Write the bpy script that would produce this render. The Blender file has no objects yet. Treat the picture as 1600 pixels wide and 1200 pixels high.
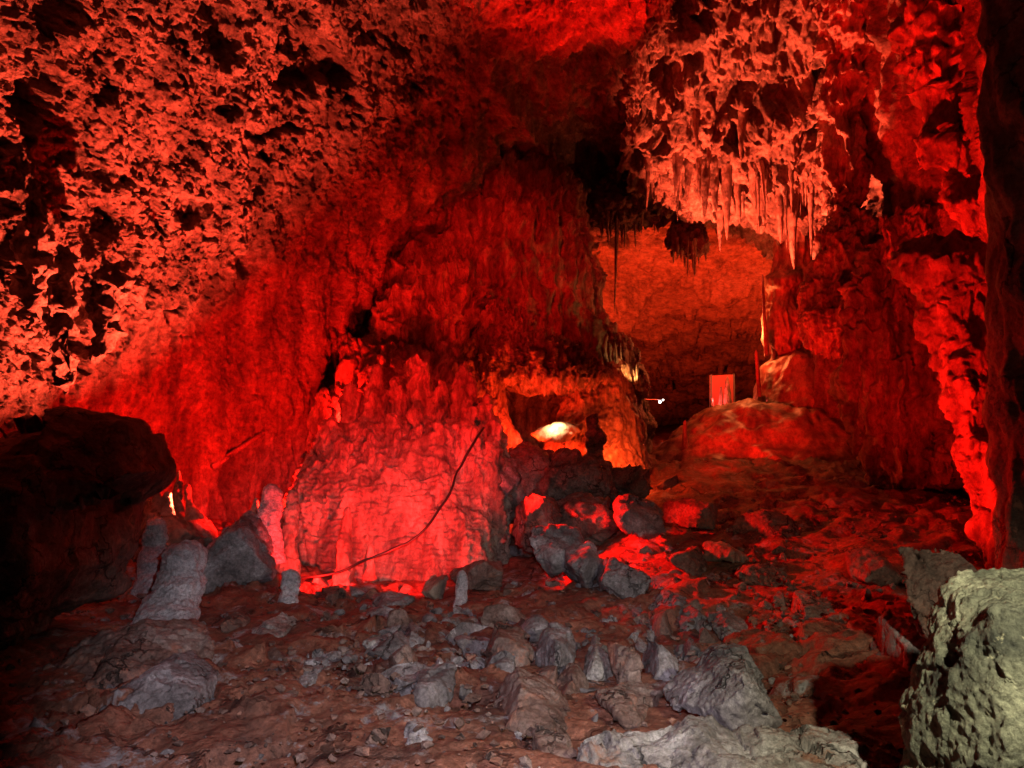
import bpy, bmesh, math, random
import numpy as np
from mathutils import Vector

# ------------------------------------------------------------------ camera, world, exposure
S = bpy.context.scene
COL = S.collection
FPX, PITCH, CAMZ = 1200.0, math.radians(3.0), 1.6
cp, sp = math.cos(PITCH), math.sin(PITCH)

def P3(px, py, t):
    """a point of the cave seen in the 1600x1200 photograph at (px, py), t metres away along the view axis"""
    a, b = (px - 800.0) / FPX, (600.0 - py) / FPX
    return np.array([t * a, t * (cp - sp * b), CAMZ + t * (sp + cp * b)])

def V3(px, py, t):
    px, py, t = np.broadcast_arrays(np.asarray(px, float), np.asarray(py, float), np.asarray(t, float))
    a, b = (px - 800.0) / FPX, (600.0 - py) / FPX
    return np.stack([t * a, t * (cp - sp * b), CAMZ + t * (sp + cp * b)], -1)

cd = bpy.data.cameras.new('camera')
cam = bpy.data.objects.new('camera', cd)
COL.objects.link(cam)
cam.location = (0, 0, CAMZ)
cam.rotation_euler = (math.pi / 2 + PITCH, 0, 0)
cd.sensor_width = 36.0
cd.lens = 36.0 * FPX / 1600.0
cd.clip_start, cd.clip_end = 0.05, 300.0
S.camera = cam

world = bpy.data.worlds.new('World')
S.world = world
world.use_nodes = True
bg = world.node_tree.nodes['Background']
bg.inputs[0].default_value = (0.9, 0.05, 0.04, 1)
bg.inputs[1].default_value = 0.0008          # deep underground: no sky at all
S.view_settings.view_transform = 'Standard'
S.view_settings.look = 'None'
S.view_settings.exposure = 0.0
S.view_settings.gamma = 1.0
S.view_settings.use_curve_mapping = False
S.render.engine = 'CYCLES'
S.cycles.max_bounces = 3
S.cycles.diffuse_bounces = 1
S.cycles.sample_clamp_indirect = 4.0

RED = (1.0, 0.006, 0.003)
ROSE = (1.0, 0.011, 0.008)
CORAL = (1.0, 0.084, 0.040)
ORANGE = (1.0, 0.13, 0.03)

def spot(name, src, dst, power, col, ang, blend=0.4, size=0.06):
    l = bpy.data.lights.new(name, 'SPOT')
    l.energy, l.color = power, col
    l.spot_size, l.spot_blend, l.shadow_soft_size = math.radians(ang), blend, size
    o = bpy.data.objects.new(name, l)
    COL.objects.link(o)
    s, d = Vector(P3(*src)), Vector(P3(*dst))
    o.location = s
    o.rotation_euler = (d - s).to_track_quat('-Z', 'Y').to_euler()
    return o

def lamp(name, src, power, col, size=0.05):
    l = bpy.data.lights.new(name, 'POINT')
    l.energy, l.color, l.shadow_soft_size = power, col, size
    o = bpy.data.objects.new(name, l)
    COL.objects.link(o)
    o.location = P3(*src)
    return o

# cave lamps behind rocks or near the path, with added fill lights among them
spot('flood_coral_wall', (365, 840, 9.2), (95, 130, 8.5), 9500, CORAL, 100, 0.75, 0.03)
spot('flood_red_wall', (424, 815, 9.85), (330, 600, 11.8), 1800, RED, 140, 0.9)
spot('flood_red_mound', (475, 915, 8.2), (560, 790, 10), 260, ROSE, 120, 0.6)
spot('flood_red_mound_right', (650, 915, 8.3), (640, 780, 10), 230, ROSE, 120, 0.6)
spot('fill_red_buttress', (560, -260, 6.6), (770, 430, 14.6), 2400, RED, 34, 0.9)  # added fill, unseen high above, brightens the buttress folds
spot('fill_flutes', (505, 655, 11.9), (650, 580, 13.0), 520, RED, 130, 0.8)  # added fill behind the mound, lifts the shaded flutes
spot('fill_red_front', (640, 880, 6.5), (630, 660, 11.5), 1500, (1.0, 0.008, 0.006), 54, 0.8)  # fill without a fixture, added to light the mound's face evenly
spot('fill_overhead', (560, -230, 5.6), (640, 690, 11.2), 2600, (1.0, 0.010, 0.008), 36, 0.9)  # unseen fill from above, added to lighten the mound's dark top
spot('fill_pillar', (1095, 655, 14.8), (1232, 470, 16.4), 330, RED, 46, 0.7, 0.03)  # fill added to make the dome's pillar stand out
spot('fill_bell', (1150, 735, 11.3), (1300, 430, 12.4), 520, RED, 48, 0.8, 0.03)  # added red fill that grazes the bell curtain from its left
spot('flood_ceiling', (1030, 740, 11.5), (915, -110, 10.5), 12000, RED, 40, 1.0)
spot('flood_stalactites', (1060, 690, 14.5), (1235, 130, 14.3), 15000, (1.0, 0.095, 0.038), 58, 0.5, 0.03)
spot('flood_passage', (985, 700, 18), (1060, 430, 24), 3000, (1.0, 0.050, 0.012), 110, 0.6)
spot('flood_dome', (1040, 735, 11.4), (1225, 545, 15.8), 1200, RED, 62, 0.8)
spot('flood_right_wall', (1110, 815, 8.8), (1475, 170, 9.4), 4600, RED, 50, 0.5, 0.03)
spot('flood_column', (1330, 880, 5.4), (1490, 560, 7.0), 1300, RED, 80, 0.6, 0.03)
spot('flood_slope', (780, 735, 9.5), (1170, 870, 8), 1500, RED, 90, 0.8, 0.03)
spot('lamp_grotto', (868, 654, 12.36), (868, 680, 12.5), 55, (1.0, 0.55, 0.24), 120, 0.6, 0.03)
lamp('lamp_grotto_side', (968, 700, 12.1), 60, (1.0, 0.075, 0.010))
lamp('lamp_grotto_front', (815, 688, 12.2), 190, (1.0, 0.030, 0.004))
spot('lamp_ridge', (1014, 596, 13.2), (968, 568, 13.55), 55, (1.0, 0.42, 0.12), 60, 0.6, 0.02)
lamp('lamp_pillar', (1160, 520, 16.6), 140, (1.0, 0.20, 0.05))
lamp('fill_board', (1118, 625, 17.2), 30, (1.0, 0.06, 0.05))  # small red fill added to brighten the board
spot('lamp_path', (2000, 540, 1.7), (1400, 1120, 2.9), 270, (1.0, 0.94, 0.64), 100, 0.7, 0.03)
spot('lamp_visitor', (900, 350, 0.5), (650, 1150, 4.4), 700, (0.97, 0.88, 0.98), 54, 0.55, 0.03)

# ------------------------------------------------------------------ noise
_rs = np.random.RandomState(5)
_G = _rs.normal(size=(256, 3)).astype(np.float32)
_G /= np.linalg.norm(_G, axis=1)[:, None]
_J = _rs.rand(4096, 3).astype(np.float32)

def _hash(ix, iy, iz, seed):
    h = (ix.astype(np.uint32) * np.uint32(0x8da6b343)) ^ (iy.astype(np.uint32) * np.uint32(0xd8163841)) \
        ^ (iz.astype(np.uint32) * np.uint32(0xcb1ab31f)) ^ np.uint32((seed * 0x9e3779b1) & 0xffffffff)
    h ^= h >> np.uint32(13)
    h *= np.uint32(0x5bd1e995)
    h ^= h >> np.uint32(15)
    return h

def perlin(p, seed=0):
    p = p.astype(np.float32)
    f = np.floor(p)
    i = f.astype(np.int32)
    q = p - f
    w = q * q * q * (q * (q * 6 - 15) + 10)
    out = np.zeros(len(p), np.float32)
    for dx in (0, 1):
        wx = w[:, 0] if dx else 1 - w[:, 0]
        for dy in (0, 1):
            wy = w[:, 1] if dy else 1 - w[:, 1]
            for dz in (0, 1):
                wz = w[:, 2] if dz else 1 - w[:, 2]
                g = _G[_hash(i[:, 0] + dx, i[:, 1] + dy, i[:, 2] + dz, seed) & 255]
                d = g[:, 0] * (q[:, 0] - dx) + g[:, 1] * (q[:, 1] - dy) + g[:, 2] * (q[:, 2] - dz)
                out += wx * wy * wz * d
    return out * 1.5

def fbm(p, octv=4, seed=0, gain=0.5, lac=2.03):
    a, s, out = 1.0, 0.0, np.zeros(len(p), np.float32)
    for k in range(octv):
        out += a * perlin(p, seed + k * 17)
        s += a
        a *= gain
        p = p * lac + 3.7
    return out / s

def ridged(p, octv=3, seed=0):
    a, s, out = 1.0, 0.0, np.zeros(len(p), np.float32)
    for k in range(octv):
        out += a * (1 - np.abs(perlin(p, seed + k * 31)) * 1.8)
        s += a
        a *= 0.5
        p = p * 2.1 + 1.3
    return out / s

def worley(p, seed=0, cells=False):
    p = p.astype(np.float32)
    i = np.floor(p).astype(np.int32)
    q = p - i
    best = np.full(len(p), 9.0, np.float32)
    hid = np.zeros(len(p), np.uint32)
    vec = np.zeros_like(p) if cells else None
    for dx in (-1, 0, 1):
        for dy in (-1, 0, 1):
            for dz in (-1, 0, 1):
                h = _hash(i[:, 0] + dx, i[:, 1] + dy, i[:, 2] + dz, seed)
                j = _J[h & 4095]
                v = q - (j + np.array([dx, dy, dz], np.float32))
                d = (v * v).sum(1)
                m = d < best
                best = np.where(m, d, best)
                if cells:
                    hid = np.where(m, h, hid)
                    vec[m] = v[m]
    best = np.sqrt(best)
    return (best, hid, vec) if cells else best

def sstep(a, b, x):
    t = np.clip((x - a) / (b - a), 0, 1)
    return t * t * (3 - 2 * t)

def layer(P, lay, seed):
    """height of one relief layer at the points P"""
    k, amp = lay[0], lay[-1]
    if k == 'fbm':
        h = fbm(P / lay[1], lay[2], seed)
    elif k == 'ridge':
        h = ridged(P / lay[1], lay[2], seed) - 0.6
    elif k == 'drape':                                    # hanging folds: narrow across, long down
        W = P + 0.25 * lay[1] * np.stack([perlin(P / (lay[1] * 2.5), seed + 5)] * 3, -1)
        h = ridged(W / np.array([lay[1], lay[1], lay[2]]), 3, seed) - 0.6
    elif k == 'pop':                                      # cave popcorn
        h = 0.75 - worley(P / np.array([lay[1], lay[1], lay[1] * lay[2]]), seed)
    elif k == 'pit':
        h = -sstep(lay[2], lay[2] + 0.18, fbm(P / np.array([lay[1], lay[1], lay[1] * 1.5]), 3, seed))
    elif k == 'facet':                                    # broken planes
        _, hid, v = worley(P / lay[1], seed, True)
        g = _G[hid & 255]
        h = (g * v).sum(1) + 0.35 * (_J[hid & 4095][:, 0] - 0.5)
    elif k == 'step':                                     # stacked ledges
        z = P[:, 2] / lay[1] + 0.5 * perlin(P / (lay[1] * 2.5), seed)
        fz = z - np.floor(z)
        h = np.where(fz < 0.75, fz / 0.75, (1 - fz) / 0.25) - 0.5
    return h.astype(np.float64) * amp

def relief(P, N, layers, seed=0, warp=0.0, wscale=0.5):
    P = P.copy()
    for n, lay in enumerate(layers):
        P += N * layer(P, lay, seed + n * 101)[:, None]
    if warp:
        P += warp * np.stack([fbm(P / wscale, 2, seed + 900 + k) for k in range(3)], -1)
    return P

# ------------------------------------------------------------------ mesh helpers
def raw_mesh(name, V, F):
    me = bpy.data.meshes.new(name)
    F = np.asarray(F, np.int32)
    n, k = F.shape
    me.vertices.add(len(V))
    me.vertices.foreach_set('co', np.asarray(V, np.float32).ravel())
    me.loops.add(n * k)
    me.loops.foreach_set('vertex_index', F.ravel())
    me.polygons.add(n)
    me.polygons.foreach_set('loop_start', np.arange(0, n * k, k, dtype=np.int32))
    me.polygons.foreach_set('use_smooth', np.ones(n, bool))
    me.update(calc_edges=True)
    return me

def link(name, me, m, parent=None, loc=None):
    o = bpy.data.objects.new(name, me)
    COL.objects.link(o)
    if m is not None and not me.materials:
        me.materials.append(m)
    if parent is not None:
        o.parent = parent
        o.matrix_parent_inverse.identity()
    if loc is not None:
        o.location = loc
    return o

def tag(o, label=None, cat=None, group=None, kind=None):
    for k, v in (('label', label), ('category', cat), ('group', group), ('kind', kind)):
        if v:
            o[k] = v
    return o

def empty(name, loc):
    o = bpy.data.objects.new(name, None)
    o.empty_display_size = 0.2
    COL.objects.link(o)
    o.location = loc
    return o

def copy_tree(o, parent=None):
    c = o.copy()
    COL.objects.link(c)
    if parent is not None:
        c.parent = parent
    for ch in list(o.children):
        copy_tree(ch, c)
    return c

def grid_faces(nr, nc, closed):
    r = np.arange(nr - 1)[:, None]
    c = np.arange(nc if closed else nc - 1)[None, :]
    c2 = (c + 1) % nc
    a, b = r * nc + c, r * nc + c2
    d, e = (r + 1) * nc + c, (r + 1) * nc + c2
    return np.stack([a, d, e, b], -1).reshape(-1, 4)

def grid_normals(G, closed):
    if closed:
        du = np.roll(G, -1, 1) - np.roll(G, 1, 1)
    else:
        du = np.gradient(G, axis=1)
    dv = np.gradient(G, axis=0)
    n = np.cross(du, dv)
    l = np.linalg.norm(n, axis=-1, keepdims=True)
    return n / np.maximum(l, 1e-9)

def face_normals(V, F):
    a, b, c = V[F[:, 0]], V[F[:, 1]], V[F[:, 2]]
    n = np.cross(b - a, c - a)
    out = np.zeros_like(V)
    for k in range(3):
        np.add.at(out, F[:, k], n)
    return out / np.maximum(np.linalg.norm(out, axis=1, keepdims=True), 1e-9)

def catmull(x, y, q):
    """smooth monotone-ish interpolation of columns y over x"""
    x, y = np.asarray(x, float), np.asarray(y, float)
    if y.ndim == 1:
        y = y[:, None]
    m = np.gradient(y, x, axis=0) if len(x) > 2 else np.repeat((y[1:] - y[:-1]) / (x[1] - x[0]), 2, 0)
    i = np.clip(np.searchsorted(x, q) - 1, 0, len(x) - 2)
    h = (x[i + 1] - x[i])[:, None]
    t = ((q - x[i])[:, None]) / h
    return ((2 * t**3 - 3 * t**2 + 1) * y[i] + (t**3 - 2 * t**2 + t) * h * m[i]
            + (-2 * t**3 + 3 * t**2) * y[i + 1] + (t**3 - t**2) * h * m[i + 1])

class TPS:
    """thin plate spline through scattered points"""
    def __init__(self, X, y, smooth=1e-3):
        X = np.asarray(X, float)
        self.s = X.std()
        self.X = X / self.s
        n = len(X)
        A = np.zeros((n + 3, n + 3))
        A[:n, :n] = self.k(self.X) + smooth * np.eye(n)
        A[:n, n:] = np.c_[np.ones(n), self.X]
        A[n:, :n] = A[:n, n:].T
        self.w = np.linalg.solve(A, np.r_[np.asarray(y, float), 0, 0, 0])
    def k(self, Q):
        d2 = ((Q[:, None, :] - self.X[None]) ** 2).sum(-1)
        return 0.5 * d2 * np.log(d2 + 1e-12)
    def __call__(self, Q):
        Q = np.asarray(Q, float) / self.s
        out = np.empty(len(Q))
        n = len(self.X)
        for i in range(0, len(Q), 60000):
            q = Q[i:i + 60000]
            out[i:i + 60000] = self.k(q) @ self.w[:n] + np.c_[np.ones(len(q)), q] @ self.w[n:]
        return out

# ------------------------------------------------------------------ materials
def rock_mat(name, cols, scale=1.2, bump=0.5, bscale=14.0, rough=(0.55, 0.9), spec=0.35, speck=None, zst=1.0, bdist=0.022, cracks=0.0, streak=0.0):
    m = bpy.data.materials.new(name)
    m.use_nodes = True
    nt = m.node_tree
    N, L = nt.nodes, nt.links
    b = N['Principled BSDF']
    b.inputs['Specular IOR Level'].default_value = spec
    geo = N.new('ShaderNodeNewGeometry')
    mp = N.new('ShaderNodeMapping')
    mp.inputs['Scale'].default_value = (1, 1, zst)
    L.new(geo.outputs['Position'], mp.inputs['Vector'])
    def noise(s, det=8, rgh=0.6, dist=0.0):
        n = N.new('ShaderNodeTexNoise')
        n.inputs['Scale'].default_value = s
        n.inputs['Detail'].default_value = det
        n.inputs['Roughness'].default_value = rgh
        n.inputs['Distortion'].default_value = dist
        L.new(mp.outputs[0], n.inputs['Vector'])
        return n
    n1 = noise(scale, 9, 0.65, 0.6)
    r = N.new('ShaderNodeValToRGB')
    els = r.color_ramp.elements
    k = len(cols)
    while len(els) < k:
        els.new(0.5)
    for i, c in enumerate(cols):
        els[i].position = 0.30 + 0.40 * i / max(1, k - 1)
        els[i].color = (*c, 1)
    L.new(n1.outputs['Fac'], r.inputs['Fac'])
    colout = r.outputs['Color']
    n2 = noise(scale * 14, 8, 0.8)
    mr = N.new('ShaderNodeMapRange')
    mr.inputs['From Min'].default_value, mr.inputs['From Max'].default_value = 0.36, 0.64
    mr.inputs['To Min'].default_value, mr.inputs['To Max'].default_value = 0.42, 1.4
    L.new(n2.outputs['Fac'], mr.inputs['Value'])
    mx = N.new('ShaderNodeMix')
    mx.data_type, mx.blend_type = 'RGBA', 'MULTIPLY'
    mx.inputs['Factor'].default_value = 1.0
    L.new(colout, mx.inputs[6])
    L.new(mr.outputs[0], mx.inputs[7])
    colout = mx.outputs[2]
    if speck:
        n3 = noise(speck[1], 7, 0.75, 0.3)
        r3 = N.new('ShaderNodeMapRange')
        r3.inputs['From Min'].default_value, r3.inputs['From Max'].default_value = speck[2], speck[2] + 0.07
        L.new(n3.outputs['Fac'], r3.inputs['Value'])
        m3 = N.new('ShaderNodeMix')
        m3.data_type = 'RGBA'
        L.new(r3.outputs[0], m3.inputs['Factor'])
        L.new(colout, m3.inputs[6])
        m3.inputs[7].default_value = (*speck[0], 1)
        colout = m3.outputs[2]
    def mult(col, fac):
        q = N.new('ShaderNodeMix')
        q.data_type, q.blend_type = 'RGBA', 'MULTIPLY'
        q.inputs['Factor'].default_value = 1.0
        L.new(col, q.inputs[6])
        L.new(fac, q.inputs[7])
        return q.outputs[2]
    ck = None
    if cracks:
        wn = noise(4.0, 4, 0.6)
        wm = N.new('ShaderNodeVectorMath')
        wm.operation = 'SCALE'
        wm.inputs['Scale'].default_value = 0.45
        L.new(wn.outputs['Color'], wm.inputs[0])
        wa = N.new('ShaderNodeVectorMath')
        L.new(mp.outputs[0], wa.inputs[0])
        L.new(wm.outputs[0], wa.inputs[1])
        vo = N.new('ShaderNodeTexVoronoi')
        vo.feature = 'DISTANCE_TO_EDGE'
        vo.inputs['Scale'].default_value = cracks
        L.new(wa.outputs[0], vo.inputs['Vector'])
        cr = N.new('ShaderNodeMapRange')
        cr.inputs['From Min'].default_value, cr.inputs['From Max'].default_value = 0.0, 0.035
        cr.inputs['To Min'].default_value, cr.inputs['To Max'].default_value = 0.0, 1.0
        L.new(vo.outputs['Distance'], cr.inputs['Value'])
        cn = noise(1.7, 3, 0.5)
        cm = N.new('ShaderNodeMapRange')
        cm.inputs['From Min'].default_value, cm.inputs['From Max'].default_value = 0.46, 0.60
        cm.inputs['To Min'].default_value, cm.inputs['To Max'].default_value = 1.0, 0.25
        L.new(cn.outputs['Fac'], cm.inputs['Value'])
        cx = N.new('ShaderNodeMath')
        cx.operation = 'MAXIMUM'
        L.new(cr.outputs[0], cx.inputs[0])
        L.new(cm.outputs[0], cx.inputs[1])
        ck = cx.outputs[0]
        colout = mult(colout, ck)
    if streak:
        m2 = N.new('ShaderNodeMapping')
        m2.inputs['Scale'].default_value = (1, 1, 0.12)
        L.new(geo.outputs['Position'], m2.inputs['Vector'])
        sn = N.new('ShaderNodeTexNoise')
        sn.inputs['Scale'].default_value = streak
        sn.inputs['Detail'].default_value = 6
        L.new(m2.outputs[0], sn.inputs['Vector'])
        sr = N.new('ShaderNodeMapRange')
        sr.inputs['From Min'].default_value, sr.inputs['From Max'].default_value = 0.38, 0.62
        sr.inputs['To Min'].default_value, sr.inputs['To Max'].default_value = 0.45, 1.2
        L.new(sn.outputs['Fac'], sr.inputs['Value'])
        colout = mult(colout, sr.outputs[0])
    L.new(colout, b.inputs['Base Color'])
    rr = N.new('ShaderNodeMapRange')
    rr.inputs['To Min'].default_value, rr.inputs['To Max'].default_value = rough
    L.new(n2.outputs['Fac'], rr.inputs['Value'])
    L.new(rr.outputs[0], b.inputs['Roughness'])
    nb = noise(bscale, 10, 0.72)
    vb = N.new('ShaderNodeTexVoronoi')
    vb.inputs['Scale'].default_value = bscale * 0.8
    L.new(mp.outputs[0], vb.inputs['Vector'])
    ad = N.new('ShaderNodeMath')
    ad.operation = 'SUBTRACT'
    L.new(nb.outputs['Fac'], ad.inputs[0])
    mu = N.new('ShaderNodeMath')
    mu.operation = 'MULTIPLY'
    mu.inputs[1].default_value = 0.45
    L.new(vb.outputs['Distance'], mu.inputs[0])
    L.new(mu.outputs[0], ad.inputs[1])
    bp = N.new('ShaderNodeBump')
    bp.inputs['Strength'].default_value = bump
    bp.inputs['Distance'].default_value = bdist
    hgt = ad.outputs[0]
    if ck is not None:
        a2 = N.new('ShaderNodeMath')
        L.new(hgt, a2.inputs[0])
        L.new(ck, a2.inputs[1])
        hgt = a2.outputs[0]
    L.new(hgt, bp.inputs['Height'])
    L.new(bp.outputs[0], b.inputs['Normal'])
    return m

def plain_mat(name, col, rough=0.5, spec=0.4, emit=None):
    m = bpy.data.materials.new(name)
    m.use_nodes = True
    b = m.node_tree.nodes['Principled BSDF']
    b.inputs['Base Color'].default_value = (*col, 1)
    b.inputs['Roughness'].default_value = rough
    b.inputs['Specular IOR Level'].default_value = spec
    if emit:
        b.inputs['Emission Color'].default_value = (*emit[0], 1)
        b.inputs['Emission Strength'].default_value = emit[1]
    return m

M_WALL = rock_mat('limestone_wall', [(0.14, 0.09, 0.065), (0.30, 0.23, 0.18), (0.40, 0.33, 0.28)], 0.7, 1.0, 9, bdist=0.16, streak=3.0)
M_FLOW = rock_mat('flowstone', [(0.17, 0.11, 0.08), (0.31, 0.23, 0.18), (0.40, 0.32, 0.27)], 1.0, 0.9, 16, (0.35, 0.7), 0.5, zst=0.6, bdist=0.06, streak=5.0)
M_SMOOTH = rock_mat('smooth_flowstone', [(0.24, 0.13, 0.08), (0.36, 0.22, 0.15), (0.42, 0.30, 0.22)], 0.8, 0.35, 9, (0.35, 0.65), 0.5, zst=0.5, streak=3.0)
M_PASS = rock_mat('passage_limestone', [(0.22, 0.13, 0.07), (0.38, 0.25, 0.15), (0.46, 0.34, 0.24)], 0.35, 0.6, 3, zst=2.2, bdist=0.2)
M_MUD = rock_mat('clay_floor', [(0.06, 0.035, 0.03), (0.20, 0.075, 0.048), (0.32, 0.13, 0.085)], 1.3, 1.0, 24, (0.45, 0.9), 0.35, ((0.26, 0.235, 0.245), 2.4, 0.55), cracks=1.3)
M_GREY = rock_mat('grey_rock', [(0.05, 0.042, 0.045), (0.17, 0.145, 0.15), (0.40, 0.36, 0.38)], 2.6, 1.0, 30, (0.5, 0.85), 0.35, ((0.44, 0.41, 0.43), 5.0, 0.64), cracks=2.6)
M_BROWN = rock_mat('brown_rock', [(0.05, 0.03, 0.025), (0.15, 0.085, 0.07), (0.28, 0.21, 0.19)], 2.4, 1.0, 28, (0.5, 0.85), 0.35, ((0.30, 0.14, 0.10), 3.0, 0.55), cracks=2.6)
M_PALE = rock_mat('pale_crust', [(0.06, 0.05, 0.045), (0.22, 0.19, 0.18), (0.48, 0.45, 0.44)], 2.4, 1.0, 34, (0.5, 0.8), 0.4, ((0.22, 0.11, 0.075), 1.7, 0.58), cracks=2.6)
M_BOULDER = rock_mat('mossy_pale_rock', [(0.035, 0.037, 0.03), (0.20, 0.20, 0.145), (0.50, 0.48, 0.35)], 2.4, 1.0, 48, (0.45, 0.85), 0.4, ((0.62, 0.57, 0.38), 3.0, 0.60), bdist=0.035)
M_STAL = rock_mat('pale_stalagmite', [(0.20, 0.18, 0.19), (0.42, 0.39, 0.42), (0.60, 0.57, 0.60)], 3.0, 0.9, 30, (0.5, 0.8), 0.4, bdist=0.04)
M_CABLE = plain_mat('black_rubber', (0.015, 0.013, 0.013), 0.5)
M_METAL = plain_mat('dull_metal', (0.2, 0.2, 0.2), 0.4)
M_BULB = plain_mat('lit_bulb', (1, 1, 1), 0.3, 0.4, ((1.0, 0.95, 0.9), 12.0))

# ------------------------------------------------------------------ builders
def tube(name, rows, layers, m, ratio=0.7, nr=80, nc=96, seed=1, caps=(0.12, 0.0), warp=0.0, wscale=0.5, parent=None, label=None, cat=None, group=None, sq=1.0):
    """a standing or hanging rock body: rows of (py, px left, px right, t) give its girth at each height"""
    R = np.array([r[:4] for r in rows], float)
    y = R[:, 0]
    q = np.linspace(y[0], y[-1], nr)
    I = catmull(y, R[:, 1:], q)
    C = V3((I[:, 0] + I[:, 1]) / 2, q, I[:, 2])
    hw = np.maximum(I[:, 1] - I[:, 0], 0.5) / 2 * I[:, 2] / FPX
    s = np.linspace(0, 1, nr)
    f = np.ones(nr)
    if caps[0]:
        f *= np.sqrt(np.clip(1 - (1 - np.clip(s / caps[0], 0, 1)) ** 2, 0.0004, 1))
    if caps[1]:
        f *= np.sqrt(np.clip(1 - (1 - np.clip((1 - s) / caps[1], 0, 1)) ** 2, 0.0004, 1))
    hw = hw * f
    a = np.linspace(0, 2 * math.pi, nc, endpoint=False)
    ca, sa = np.cos(a), np.sin(a)
    if sq != 1.0:
        ca, sa = np.sign(ca) * np.abs(ca) ** sq, np.sign(sa) * np.abs(sa) ** sq
    G = np.empty((nr, nc, 3))
    G[..., 0] = C[:, 0, None] + hw[:, None] * ca
    G[..., 1] = C[:, 1, None] + ratio * hw[:, None] * sa
    G[..., 2] = C[:, 2, None]
    N = -grid_normals(G, True)
    cen = G.mean(1, keepdims=True)
    if ((G - cen) * N)[nr // 2].sum() < 0:
        N = -N
    V = relief(G.reshape(-1, 3), N.reshape(-1, 3), layers, seed, warp, wscale)
    F = grid_faces(nr, nc, True)[:, ::-1]
    top, bot = V[:nc].mean(0), V[-nc:].mean(0)
    base = bot if bot[2] < top[2] else top
    V = np.vstack([V, top, bot])
    k = np.arange(nc)
    tri1 = np.stack([np.full(nc, nr * nc), k, (k + 1) % nc, (k + 1) % nc], -1)
    V -= base
    me = raw_mesh2(name, V, F, nr, nc)
    o = link(name, me, m, parent, base if parent is None else base - np.array(parent.location))
    return tag(o, label, cat, group)

def raw_mesh2(name, V, F, nr, nc):
    """quads plus the two end fans of a tube"""
    k = np.arange(nc)
    k2 = (k + 1) % nc
    n0, n1 = nr * nc, nr * nc + 1
    t = np.r_[np.stack([np.full(nc, n0), k2, k], -1), np.stack([np.full(nc, n1), (nr - 1) * nc + k, (nr - 1) * nc + k2], -1)]
    me = bpy.data.meshes.new(name)
    me.vertices.add(len(V))
    me.vertices.foreach_set('co', np.asarray(V, np.float32).ravel())
    nl = F.size + t.size
    me.loops.add(nl)
    me.loops.foreach_set('vertex_index', np.r_[F.ravel(), t[:, ::-1].ravel()].astype(np.int32))
    me.polygons.add(len(F) + len(t))
    st = np.r_[np.arange(len(F)) * 4, F.size + np.arange(len(t)) * 3].astype(np.int32)
    me.polygons.foreach_set('loop_start', st)
    me.polygons.foreach_set('use_smooth', np.ones(len(st), bool))
    me.update(calc_edges=True)
    return me

_ico = {}
def ico(sub):
    if sub not in _ico:
        bm = bmesh.new()
        bmesh.ops.create_icosphere(bm, subdivisions=sub, radius=1)
        V = np.array([v.co for v in bm.verts])
        F = np.array([[v.index for v in f.verts] for f in bm.faces])
        bm.free()
        _ico[sub] = (V, F)
    return _ico[sub]

_tmp = []
def uniform(V, F, vox):
    """the same solid with evenly spread vertices"""
    if not _tmp:
        _tmp.append(bpy.data.scenes.new('workbench'))
    sc = _tmp[0]
    me = raw_mesh('work', V, F)
    ob = bpy.data.objects.new('work', me)
    sc.collection.objects.link(ob)
    md = ob.modifiers.new('r', 'REMESH')
    md.mode, md.voxel_size = 'VOXEL', vox
    vl = sc.view_layers[0]
    vl.update()
    ev = ob.evaluated_get(vl.depsgraph)
    m2 = ev.to_mesh()
    co = np.empty(len(m2.vertices) * 3, np.float32)
    m2.vertices.foreach_get('co', co)
    fi = np.empty(len(m2.loops), np.int32)
    m2.loops.foreach_get('vertex_index', fi)
    ev.to_mesh_clear()
    bpy.data.objects.remove(ob)
    bpy.data.meshes.remove(me)
    return co.reshape(-1, 3).astype(float), fi.reshape(-1, 4)

def chisel(V, N, n, seed, lo=0.80, hi=0.96, front=0.9):
    """break flat planes off a rock"""
    rs = np.random.RandomState(seed * 7 + 1)
    for k in range(n):
        d = rs.normal(size=3) + np.array([0, -front, 0.35 * front])
        d /= np.linalg.norm(d)
        h = V @ d
        c = np.quantile(h, rs.uniform(lo, hi))
        V = V - np.maximum(h - c, 0)[:, None] * d * 0.97
    return V

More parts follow.
